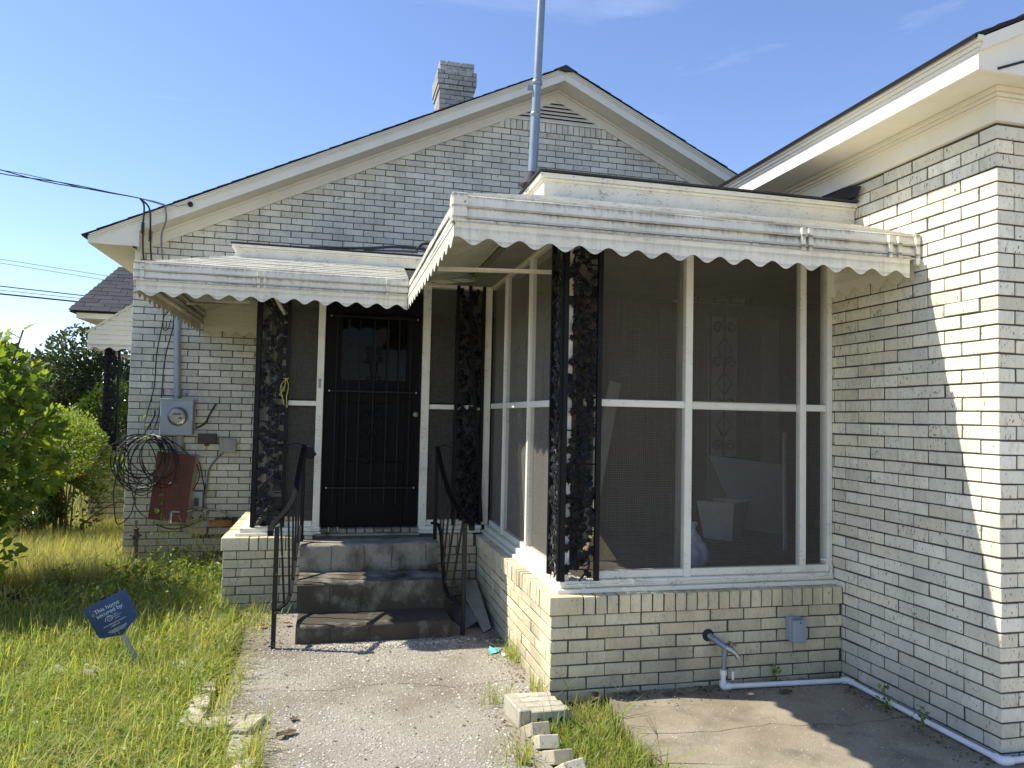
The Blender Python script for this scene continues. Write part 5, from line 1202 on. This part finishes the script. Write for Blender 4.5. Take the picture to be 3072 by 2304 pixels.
MB().bbox(-4.0, -3.05, 6.0, 6.3, .741, .80, .006).build('cap', M['white'], fp)
ipf = thing('iron_post', 'distant black iron post holding up the far side porch awning', 'post', (-3.76, 6.1, .8), group='cast iron vine posts')
vine_panel(ipf, (-3.842, 6.10), (1, 0), (0, -1), .145, .80, 2.22, 9); vine_panel(ipf, (-3.842, 6.26), (0, -1), (-1, 0), .15, .80, 2.22, 10)
ir = thing('iron_railing', 'short black iron railing on the far side porch', 'railing', (-3.4, 6.1, .8))
MB().bar([(-3.60, 6.1, 1.30), (-3.05, 6.1, 1.30)], .03, .012).build('top_rail', M['iron'], ir); MB().bar([(-3.60, 6.1, .86), (-3.05, 6.1, .86)], .03, .012).build('lower_rail', M['iron'], ir)
for i in range(6): MB().bar([(-3.58+i*.1, 6.1, .81), (-3.58+i*.1, 6.1, 1.3)], .013, .013, (1, 0, 0)).build('baluster', M['iron'], ir)

# ------------------------------------------------------------------ foliage tools
def scatter(T, faces, pos, A, name, mat, smooth=False):
    """T (m,3) template, A (n,3,3) per-leaf matrices, pos (n,3)"""
    n, m_ = len(pos), len(T); V = np.einsum('nij,mj->nmi', A, T)+pos[:, None, :]
    fs = []
    for f in faces:
        f = np.asarray(f); fs.append((f[None]+np.arange(n)[:, None, None]*m_).reshape(-1, f.shape[1]))
    return np_mesh(name, V.reshape(-1, 3), fs, mat, smooth)
def frames(d, roll):
    """matrices whose y axis follows d, with random roll"""
    d = d/np.linalg.norm(d, axis=1, keepdims=True); up = np.tile([0, 0, 1.], (len(d), 1)); up[np.abs(d[:, 2]) > .95] = [1, 0, 0]
    x = np.cross(d, up); x /= np.linalg.norm(x, axis=1, keepdims=True); z = np.cross(x, d)
    c, s = np.cos(roll)[:, None], np.sin(roll)[:, None]; x2 = x*c+z*s; z2 = -x*s+z*c
    return np.stack([x2, d, z2], axis=2)
LT_OVAL = (np.array([(0, 0, 0), (.28, .3, .05), (.30, .6, .04), (0, 1, -.06), (-.30, .6, .04), (-.28, .3, .05), (0, .5, -.03)]), [np.array([(0, 1, 6), (1, 2, 6), (2, 3, 6), (3, 4, 6), (4, 5, 6), (5, 0, 6)])])
LT_LOBE = (np.array([(0, 0, 0), (.30, .06, .03), (.52, .30, .06), (.30, .42, .02), (.46, .66, .04), (.20, .66, 0), (0, 1.05, -.10), (-.20, .66, 0), (-.46, .66, .04), (-.30, .42, .02), (-.52, .30, .06), (-.30, .06, .03), (0, .45, -.04)]), [np.array([(i, i+1, 12) for i in range(11)]+[(11, 0, 12)])])
LT_DIA = (np.array([(0, 0, 0), (.25, .45, .05), (0, 1, 0), (-.25, .45, .05)]), [np.array([(0, 1, 2, 3)])])
def crown_pts(c, r, n, shell=.55, seed=0, lump=.35, floor=0):
    g_ = np.random.default_rng(seed); d = g_.normal(size=(n*2, 3)); d /= np.linalg.norm(d, axis=1, keepdims=True)
    K = g_.normal(size=(14, 3)); K /= np.linalg.norm(K, axis=1, keepdims=True); b = (np.maximum(0, d @ K.T)**6).sum(1); b = b/b.max()
    rad = (g_.random(n*2)**(1/3)*(1-shell)+shell*g_.uniform(.8, 1.03, n*2))*(1-lump+lump*b*1.6)
    p = np.array(c)+d*rad[:, None]*np.array(r); keep = p[:, 2] > floor
    return p[keep][:n], d[keep][:n]
def bush(name, label, cat, base, c, r, n, size, tmpl, mat, seed, shell=.5, lump=.35, stems=9, stem_r=.012, up=.35, group=None, sprouts=()):
    t = thing(name, label, cat, base, group=group); g_ = np.random.default_rng(seed)
    p, d = crown_pts(c, r, n, shell, seed, lump, .03); m = MB()
    for i in range(stems):
        e = p[g_.integers(len(p))]; b = np.array(base)+g_.normal(0, .05, 3)*[1, 1, 0]; mid = (b*.55+e*.45)+[0, 0, .18*r[2]]
        m.tube(spline([b, mid, e], 5), [stem_r*(1-.8*q/10) for q in range(11)], 5)
    for pts in sprouts: m.tube(spline(pts, 5), .006, 5)
    m.build('trunk', M['bark'], t, smooth=True)
    if sprouts:
        ex, ed = [], []
        for pts in sprouts:
            for q in spline(pts, 4): ex.append(np.array(q)+g_.normal(0, .008, 3)); ed.append(g_.normal(0, 1, 3)+[0, 0, .6])
        p = np.concatenate([p, ex]); d = np.concatenate([d, ed])
    dd = d*.8+g_.normal(0, .6, d.shape)+np.array([0, 0, up]); A = frames(dd, g_.uniform(-1.2, 1.2, len(p)))*(size*g_.uniform(.6, 1.25, len(p)))[:, None, None]
    me = scatter(tmpl[0], tmpl[1], p-np.array(base), A, 'crown', mat); link('crown', me, t)
    return t
M['bark'] = simple_mat('bark', (.12, .095, .065), .9, var=.3, sc=40, bumps=.5)
M['leaf_mulberry'] = leaf_mat('leaf_mulberry', [(.075, .14, .03), (.14, .225, .045), (.22, .31, .065), (.33, .40, .09)], .5, .45)
M['leaf_fine'] = leaf_mat('leaf_fine', [(.12, .18, .04), (.22, .30, .065), (.32, .38, .10)], .45)
M['leaf_dark'] = leaf_mat('leaf_dark', [(.045, .085, .022), (.075, .12, .03), (.12, .16, .045)], .3, .25)
M['leaf_olive'] = leaf_mat('leaf_olive', [(.06, .09, .035), (.09, .12, .045), (.12, .145, .055)], .3, .6)
M['grass'] = leaf_mat('grass_blades', [(.20, .30, .045), (.31, .41, .075), (.46, .47, .14), (.58, .55, .25)], .55, .5, (.48, .48, .20))
M['dry_grass'] = leaf_mat('dry_grass', [(.30, .34, .09), (.47, .45, .18), (.60, .55, .31)], .5, .6)
M['stalk'] = leaf_mat('grass_stalks', [(.20, .21, .07), (.34, .31, .15)], .3, .6)
M['weed'] = leaf_mat('broad_weed', [(.13, .21, .03), (.20, .30, .045), (.28, .37, .07)], .4, .45)
bush('mulberry_bush', 'bright lobed-leaf bush filling the left edge', 'bush', (-3.9, 2.6, -.03), (-4.03, 2.60, 1.10), (.86, .95, 1.02), 5200, .085, LT_LOBE, M['leaf_mulberry'], 3, .45, .3, 14, .018, .1,
     sprouts=([(-3.6, 2.5, 1.4), (-3.45, 2.4, 1.75), (-3.37, 2.38, 2.03)], [(-3.5, 2.3, 1.3), (-3.25, 2.2, 1.6), (-3.1, 2.15, 1.72)], [(-3.9, 2.5, 1.5), (-3.75, 2.4, 1.8), (-3.68, 2.4, 1.98)], [(-3.4, 2.3, 1.1), (-3.2, 2.2, 1.35), (-3.06, 2.15, 1.42)]))
bush('low_bush', 'low dark leafy bush at the foot of the bright left bush', 'bush', (-3.55, 1.9, -.03), (-3.62, 1.9, .42), (.42, .5, .45), 700, .07, LT_OVAL, M['weed'], 5, .4, .3, 8, .01)
bush('fine_shrub', 'feathery light green shrub in front of the far porch', 'shrub', (-3.98, 5.35, -.03), (-3.98, 5.35, .86), (.76, .55, .68), 14000, .036, LT_OVAL, M['leaf_fine'], 8, .25, .75, 16, .012, .5)
bush('fine_shrub', 'shadowy green shrub behind the tall dry grass', 'shrub', (-4.3, 5.15, -.03), (-4.3, 5.15, .42), (.62, .4, .46), 4500, .045, LT_OVAL, M['leaf_dark'], 9, .5, .4, 12, .012)
bush('camellia_shrub', 'glossy dark rounded shrub behind the far iron post', 'shrub', (-4.7, 9.6, -.03), (-4.75, 9.6, 1.0), (.80, .7, 1.08), 5500, .075, LT_OVAL, M['leaf_dark'], 10, .6, .3, 12, .02)
bush('camellia_shrub', 'tall glossy shrub showing right beside the house corner', 'shrub', (-4.2, 11.5, -.03), (-4.3, 11.6, 1.15), (.8, .6, 1.12), 4500, .08, LT_OVAL, M['leaf_dark'], 12, .6, .3, 12, .02)
bush('rose_plant', 'thin plant with one red flower beside the far porch base', 'plant', (-3.72, 5.2, -.03), (-3.72, 5.2, .42), (.24, .2, .36), 260, .05, LT_OVAL, M['leaf_olive'], 14, .3, .3, 6, .005)
def tree(label, base, c, r, n, seed, size=.12, mat='leaf_olive', h=2, tmpl=LT_DIA):
    t = thing('tree', label, 'tree', base, group='trees beyond the garden'); g_ = np.random.default_rng(seed)
    p, d = crown_pts(c, r, n, .4, seed, .5); m = MB(); b = Vector(base); top = Vector(c); m.tube([b, b.lerp(top, .5)+Vector((.1, 0, 0)), top], [.16, .11, .04], 8)
    for i in range(14): e = Vector(p[g_.integers(len(p))]); s = b.lerp(top, g_.uniform(.4, .95)); m.tube([s, s.lerp(e, .5)+Vector((0, 0, .1)), e], [.05, .03, .01], 5)
    m.build('trunk', M['bark'], t, smooth=True)
    dd = d+g_.normal(0, .9, d.shape); A = frames(dd, g_.uniform(0, 6, len(p)))*(size*g_.uniform(.6, 1.4, len(p)))[:, None, None]
    link('crown', scatter(tmpl[0], tmpl[1], p-np.array(base), A, 'crown', M[mat]), t); return t
tree('dark spreading cedar beyond the far porch', (-7.6, 19, -.03), (-7.75, 19, 2.35), (1.5, 1.3, 1.35), 7000, 21, .13)
tree('low grey green tree peeping over the bright left bush', (-9.4, 20, -.03), (-9.5, 20, 2.0), (1.5, 1.3, 1.15), 5000, 22, .13)
tree('broad olive tree at the far left behind the bush', (-13.5, 22, -.03), (-13.5, 22, 2.3), (2.2, 2, 2.0), 6000, 23, .16)
tree('dark tree far behind the house corner', (-5.2, 24, -.03), (-5.2, 24, 2.2), (2.2, 1.6, 1.9), 6000, 24, .16)
hedge_p, hedge_d = crown_pts((-14, 34, .6), (26, 2.5, 2.6), 16000, .3, 31, .3); g_ = np.random.default_rng(31)
o = link('far_wood', scatter(LT_DIA[0], LT_DIA[1], hedge_p, frames(hedge_d+g_.normal(0, 1, hedge_d.shape), g_.uniform(0, 6, len(hedge_p)))*(.34*g_.uniform(.6, 1.4, len(hedge_p)))[:, None, None], 'far_wood', M['leaf_olive'])); tag(o, 'far line of trees and scrub behind the garden', 'wood', kind='stuff')
fl = thing('flower', 'red flower on the thin plant beside the far porch', 'flower', (-3.74, 5.02, .74))
M['petal'] = leaf_mat('petal', [(.45, .01, .03), (.55, .03, .06)], .3)
for i in range(6): a = i*1.05; link('petal', scatter(LT_OVAL[0], LT_OVAL[1], np.zeros((1, 3)), frames(np.array([[math.cos(a), math.sin(a), .5]]), np.array([.2]))*.045, 'petal', M['petal']), fl)

# ------------------------------------------------------------------ grass
def left_edge(y): return np.interp(y, [-9, -.46, -.45, .03, .05, .12, .59, 1.06, 1.83, 2.1, 2.12], [-1.42, -1.50, -1.49, -1.52, -1.74, -1.76, -1.71, -1.68, -1.74, -1.80, -1.93])
def blades(xy, h, w, mat, name, lean=.45, z0=-.032, seed=0, flop=.5):
    g_ = np.random.default_rng(seed); n = len(xy); a = g_.uniform(0, 2*np.pi, n); h = h*g_.uniform(.55, 1.35, n); w = w*g_.uniform(.6, 1.3, n); ln = np.abs(g_.normal(0, lean, n))+.1
    dx, dy = np.cos(a), np.sin(a); px, py = -dy, dx
    V = np.zeros((n, 7, 3))
    for k, (t, ww) in enumerate(((0, 1), (.38, .9), (.72, .6))):
        out = ln*h*t**1.6; zz = h*(t-flop*ln*.45*t**2.2)
        for s, q in ((-1, 0), (1, 1)):
            V[:, k*2+q, 0] = xy[:, 0]+dx*out+px*w*ww*s*.5; V[:, k*2+q, 1] = xy[:, 1]+dy*out+py*w*ww*s*.5; V[:, k*2+q, 2] = z0+zz
    out = ln*h; V[:, 6, 0] = xy[:, 0]+dx*out; V[:, 6, 1] = xy[:, 1]+dy*out; V[:, 6, 2] = z0+h*(1-flop*ln*.5)
    i0 = np.arange(n)[:, None]*7
    me = np_mesh(name, V.reshape(-1, 3), [np.concatenate([i0+np.array([[0, 1, 3, 2]]), i0+np.array([[2, 3, 5, 4]])]), i0+np.array([[4, 5, 6]])], mat)
    return me
def rand_xy(n, x0, x1, y0, y1, seed, ok=None):
    g_ = np.random.default_rng(seed); p = np.c_[g_.uniform(x0, x1, n), g_.uniform(y0, y1, n)]
    # clumping
    c = np.sin(p[:, 0]*5.1+1.3*np.sin(p[:, 1]*3.7))*np.sin(p[:, 1]*4.3+1.7*np.sin(p[:, 0]*2.9)); keep = g_.random(n) < .62+.38*c
    p = p[keep]
    return p[ok(p)] if ok is not None else p
ok_l = lambda p: (p[:, 0] < left_edge(p[:, 1])+.02*np.sin(p[:, 1]*40)) & ~((p[:, 1] > YG-.04) & (p[:, 0] > XG-.03)) & ~((p[:, 1] > YD-.03) & (p[:, 0] > XD-.03))
def grass(label, p, h, w, mat, seed, **k):
    o = link('grass', blades(p, h, w, M[mat], 'grass', seed=seed, **k)); tag(o, label, 'grass', kind='stuff'); return o
p = rand_xy(62000, -3.4, -1.45, -.9, 3.9, 41, ok_l); grass('short bright lawn grass left of the path', p, .105, .0044, 'grass', 41, lean=1.3, flop=.7)
p = rand_xy(20000, -3.2, -1.45, -.9, 2.2, 42, ok_l); grass('longer loose grass blades in the near lawn', p, .20, .0052, 'grass', 42, lean=1.3, flop=.9)
p = rand_xy(9000, -3.3, -1.50, -.9, 2.6, 46, ok_l); grass('dry straw blades lying in the near lawn', p, .16, .0030, 'dry_grass', 46, lean=1.1, flop=1)
p = rand_xy(52000, -5.2, -2.9, 3.0, 6.3, 43, ok_l); grass('tall yellow seeding grass beside the house', p, .26, .0042, 'dry_grass', 43, lean=.9, flop=.7)
p = rand_xy(26000, -12, -3.1, 6, 20, 44, ok_l); grass('far rough grass in the back garden', p, .24, .010, 'dry_grass', 44)
p = rand_xy(30000, -9, -3.3, -6, 6, 45, ok_l); grass('rough lawn out to the left', p, .15, .008, 'grass', 45, lean=.7)
p = rand_xy(9000, -2.2, -1.45, -4.0, -.8, 47, ok_l); grass('lawn beside the path near the viewer', p, .10, .006, 'grass', 47, lean=.7)
ok_s = lambda p: (p[:, 0] > -.145+.03*(p[:, 1] > -.30)*8) & (p[:, 0] < np.interp(p[:, 1], [-7, -.86, -.5, -.1], [.38, .275, .25, .29]))
p = rand_xy(7000, -.2, .4, -1.7, -.04, 48, ok_s); p = p[~((p[:, 1] > -.30) & (p[:, 0] < .02))]; grass('weedy grass strip between the edging bricks and the slab', p, .085, .0042, 'grass', 48, lean=.8)
p = rand_xy(700, -.2, .4, -1.7, -.2, 49, ok_s); grass('longer weeds in the strip by the slab', p, .15, .007, 'weed', 49, lean=.7)
tf = np.concatenate([np.c_[rng.normal(-.035, .02, 90), rng.normal(.70, .06, 90)], np.c_[rng.normal(-.25, .05, 40), rng.normal(.02, .03, 40)], np.c_[rng.normal(-.30, .05, 60), rng.normal(-.60, .08, 60)], np.c_[rng.normal(-.03, .015, 30), rng.normal(.15, .05, 30)], np.c_[rng.normal(-1.60, .06, 160), rng.normal(1.75, .15, 160)], np.c_[rng.normal(-1.42, .03, 200), rng.normal(-.45, .18, 200)], np.c_[rng.normal(-1.62, .04, 160), rng.normal(.35, .22, 160)]])
grass('tufts of grass sprouting from cracks along the path', tf, .12, .0045, 'grass', 50, z0=-.005)
tf = np.c_[rng.uniform(.95, 1.70, 60), rng.normal(-.035, .012, 60)]; grass('tiny moss and weeds along the porch base on the slab', tf, .03, .006, 'weed', 51, z0=.028)
# broad-leaf weeds along the shaded foot of the gable wall and in the lawn
def weeds(label, n, x0, x1, y0, y1, seed, h=.16, size=.045):
    p = rand_xy(n, x0, x1, y0, y1, seed, ok_l); g_ = np.random.default_rng(seed); q = np.repeat(p, 7, axis=0); q = np.c_[q+g_.normal(0, .022, q.shape), g_.uniform(.0, h, len(q))]
    dd = g_.normal(0, 1, (len(q), 3))+[0, 0, .25]; A = frames(dd, g_.uniform(-.5, .5, len(q)))*(size*g_.uniform(.5, 1.2, len(q)))[:, None, None]
    o = link('ground_cover', scatter(LT_OVAL[0], LT_OVAL[1], q, A, 'ground_cover', M['weed'])); tag(o, label, 'weeds', kind='stuff')
weeds('broad leaved weeds at the shaded foot of the gable wall', 480, -3.3, -1.85, 1.9, 3.85, 61, .16, .05); weeds('low clover-like weeds across the near lawn', 1200, -3.2, -1.5, -.8, 2.0, 62, .09, .028)
m = MB(); g_ = random.Random(77)
def stalk(x, y, h, z0=-.03):
    a = g_.uniform(0, 6.28); l = g_.uniform(.1, .45)*h; pts = spline([(x, y, z0), (x+math.cos(a)*l*.4, y+math.sin(a)*l*.4, z0+h*.6), (x+math.cos(a)*l, y+math.sin(a)*l, z0+h)], 3); m.tube(pts, .0011, 3, caps=False); tip = pts[-1]
    for i in range(g_.randint(2, 4)): b = g_.uniform(0, 6.28); m.tube([tip, tip+Vector((math.cos(b)*.045, math.sin(b)*.045, g_.uniform(.02, .06)))], .0009, 3, caps=False)
for i in range(260):
    x, y = g_.uniform(-3.2, -1.75), g_.uniform(.6, 3.8)
    if ok_l(np.array([[x, y]]))[0]: stalk(x, y, g_.uniform(.22, .46))
for i in range(70): stalk(g_.uniform(-2.5, -1.95), g_.uniform(2.4, 3.7), g_.uniform(.35, .6))
for i in range(14): stalk(g_.uniform(-.13, .22), g_.uniform(-1.1, -.3), g_.uniform(.12, .3))
for i in range(110): stalk(g_.uniform(-4.6, -3.1), g_.uniform(4.4, 6.0), g_.uniform(.35, .6))
o = m.build('seed_stalks', M['stalk']); tag(o, 'pale branching grass seed stalks standing above the lawn', 'grass stalks', kind='stuff')
m = MB(); m.tube(spline([(.02, -.02, .03), (.12, -.10, .16), (.22, -.14, .27), (.33, -.17, .30), (.42, -.18, .25)], 6), .0014, 4); o = m.build('bent_straw', M['stalk']); tag(o, 'long bent straw arching over the porch corner bricks', 'straw')
# ivy on the cabinet
iv = thing('vine', 'thin climbing vine with a few leaves over the red panel', 'vine', (-2.62, YG-.25, 0))
MB().tube(spline([(-2.70, YG-.28, -.03), (-2.66, YG-.27, .30), (-2.64, YG-.25, .60), (-2.65, YG-.26, .80), (-2.75, YG-.30, 1.05), (-2.80, YG-.28, 1.30), (-2.83, YG-.20, 1.55)], 6), .0022, 4).build('stem', M['weed'], iv)
g_ = np.random.default_rng(5)
for x, z in ((-2.645, .70), (-2.625, .68), (-2.66, .60), (-2.67, .52), (-2.70, .45), (-2.72, .78), (-2.80, 1.18), (-2.78, 1.33), (-2.82, 1.42), (-2.70, .36), (-2.55, .33), (-2.48, .20), (-2.62, .22)):
    link('leaf', scatter(LT_LOBE[0], LT_LOBE[1], np.array([[x, YG-.28, z]])-np.array(iv.location), frames(np.array([[g_.normal(), -.3, g_.normal()]]), np.array([g_.uniform(0, 1)]))*g_.uniform(.04, .065), 'leaf', M['leaf_mulberry']), iv)
# weeds growing along the wing wall
for x, y, s, lab in ((1.63, -.45, .05, 'little weed by the white pipe, near the porch'), (1.62, -.72, .06, 'taller thin weed by the white pipe, halfway along the wing'), (1.28, -.03, .05, 'small leafy weed at the foot of the porch base')):
    t = thing('weed', lab, 'plant', (x, y, .028)); g_ = np.random.default_rng(int(s*1000)+int(-y*100)); n = 16
    MB().tube([(x, y, .028), (x+.01, y, .028+s*2)], .0015, 4).build('stem', M['weed'], t)
    q = np.c_[g_.normal(0, .018, n), g_.normal(0, .018, n), g_.uniform(.005, s*2, n)]; link('leaves', scatter(LT_OVAL[0], LT_OVAL[1], q, frames(g_.normal(0, 1, (n, 3)), g_.uniform(-.5, .5, n))*.03, 'leaves', M['weed']), t)
# loose pebbles of the exposed aggregate
ico = bmesh.new(); bmesh.ops.create_icosphere(ico, subdivisions=1, radius=1); IV = np.array([v.co[:] for v in ico.verts]); IF = np.array([[v.index for v in f.verts] for f in ico.faces]); ico.free()
def pebbles(label, P, smin, smax, mat, seed, z=0.0, flat=.45):
    g_ = np.random.default_rng(seed); n = len(P); s = g_.uniform(smin, smax, n)*g_.uniform(.6, 1, n); A = frames(np.c_[g_.normal(0, 1, (n, 2)), g_.normal(0, .15, n)], g_.normal(0, .2, n)); A = A*np.stack([s, s*g_.uniform(.6, 1.5, n), s*flat], 1)[:, None, :]
    T = IV*(1+.0*IV); o = link('gravel', scatter(T, [IF], np.c_[P, np.full(n, z)], A, 'gravel', M[mat])); tag(o, label, 'gravel', kind='stuff')
def stone_mat():
    t = NT('pale_pebbles'); r_ = t.isl(); c = t.ramp(r_, [(0, (.24, .21, .165)), (.4, (.37, .335, .275)), (.8, (.49, .455, .385)), (1, (.64, .61, .53))]); return t.fin(t.bsdf(c, .85, spec=.25))
M['stone'] = stone_mat()
g_ = np.random.default_rng(90); P = np.c_[g_.uniform(-1.62, -.02, 26000), g_.uniform(-1.3, 1.18, 26000)]; dens = .5+.5*np.sin(P[:, 0]*3.1+1.1*np.sin(P[:, 1]*2.3)+.6)*np.sin(P[:, 1]*3.3+1.4); P = P[(g_.random(len(P)) < .25+.75*dens) & (P[:, 0] > left_edge(P[:, 1])+.06) & (P[:, 0] < np.where(P[:, 1] < 0, -.28, -.05))]
pebbles('pale pebbles showing in the worn path', P, .0025, .008, 'stone', 91, .0005, .42)
P = np.c_[g_.normal(-.75, .28, 900), 1.10+np.abs(g_.normal(0, .04, 900))*-1+.03]; pebbles('crumbled concrete spilled in front of the lowest step', P, .004, .014, 'stone', 92, .002, .6)
P = np.c_[g_.uniform(.35, 1.65, 1500), g_.uniform(-1.2, -.08, 1500)]; pebbles('grit scattered over the patio slab', P, .0015, .004, 'stone', 93, .0285, .5)

# leaf litter and dirt crumbs gathered along the walls
def litter(label, P, z, s0, s1, seed):
    g_ = np.random.default_rng(seed); n = len(P); dd = np.c_[g_.normal(0, 1, (n, 2)), g_.normal(0, .12, n)]; A = frames(dd, g_.normal(0, .35, n))*g_.uniform(s0, s1, n)[:, None, None]
    o = link('leaf_litter', scatter(LT_OVAL[0], LT_OVAL[1], np.c_[P, np.full(n, z)+g_.uniform(.001, .006, n)], A, 'leaf_litter', M['litter'])); tag(o, label, 'leaf litter', kind='stuff')
M['litter'] = leaf_mat('leaf_litter', [(.06, .045, .03), (.13, .095, .06), (.22, .17, .10), (.30, .25, .15)], .1, .8)
g_ = np.random.default_rng(101)
litter('crumbs of dead leaves along the porch base and pipe on the slab', np.concatenate([np.c_[g_.uniform(.33, 1.70, 420), -np.abs(g_.normal(0, .07, 420))-.01], np.c_[1.70-np.abs(g_.normal(0, .07, 300)), g_.uniform(-1.1, -.02, 300)]]), .029, .006, .022, 102)
litter('dead leaf scraps along the side of the porch base and the steps', np.concatenate([np.c_[-np.abs(g_.normal(0, .07, 330))-.01, g_.uniform(.1, 2.0, 330)], np.c_[g_.uniform(-1.62, -1.36, 160), g_.uniform(1.1, 2.0, 160)], np.c_[g_.uniform(-1.3, -.05, 160), g_.normal(1.10, .05, 160)], np.c_[g_.uniform(-1.55, -.3, 90), g_.uniform(-.9, 1.0, 90)]]), 0, .006, .024, 103)
litter('dry bits lying along the edging bricks', np.concatenate([np.c_[g_.normal(-.27, .05, 130), g_.uniform(-.9, -.05, 130)], np.c_[g_.normal(-1.60, .06, 160), g_.uniform(-.6, .9, 160)]]), 0, .006, .02, 104)
# hairline cracks in the path and the slab
M['crack'] = simple_mat('crack_dirt', (.05, .04, .028), .95)
def crack(label, pts, z, w):
    r2 = random.Random(len(label)); q = []
    for a, b in zip(pts, pts[1:]):
        for i in range(6): t = i/6; q.append(Vector((a[0]+(b[0]-a[0])*t+r2.gauss(0, .008), a[1]+(b[1]-a[1])*t+r2.gauss(0, .008), z)))
    q.append(Vector((*pts[-1], z))); L = []
    for i, p in enumerate(q):
        t = (q[min(i+1, len(q)-1)]-q[max(i-1, 0)]).normalized(); n = Vector((-t.y, t.x, 0))*w*r2.uniform(.3, 1); L += [p-n, p+n]
    o = MB().add(L, [(2*i, 2*i+2, 2*i+3, 2*i+1) for i in range(len(q)-1)]).build('crack', M['crack']); tag(o, label, 'crack')
crack('thin crack wandering across the path near the viewer', [(-1.42, .42), (-1.1, .36), (-.8, .44), (-.45, .30), (-.05, .36)], .0012, .0022)
crack('crack across the slab parallel to the porch base', [(.28, -.50), (.6, -.55), (.95, -.52), (1.3, -.60), (1.68, -.57)], .0295, .0018)
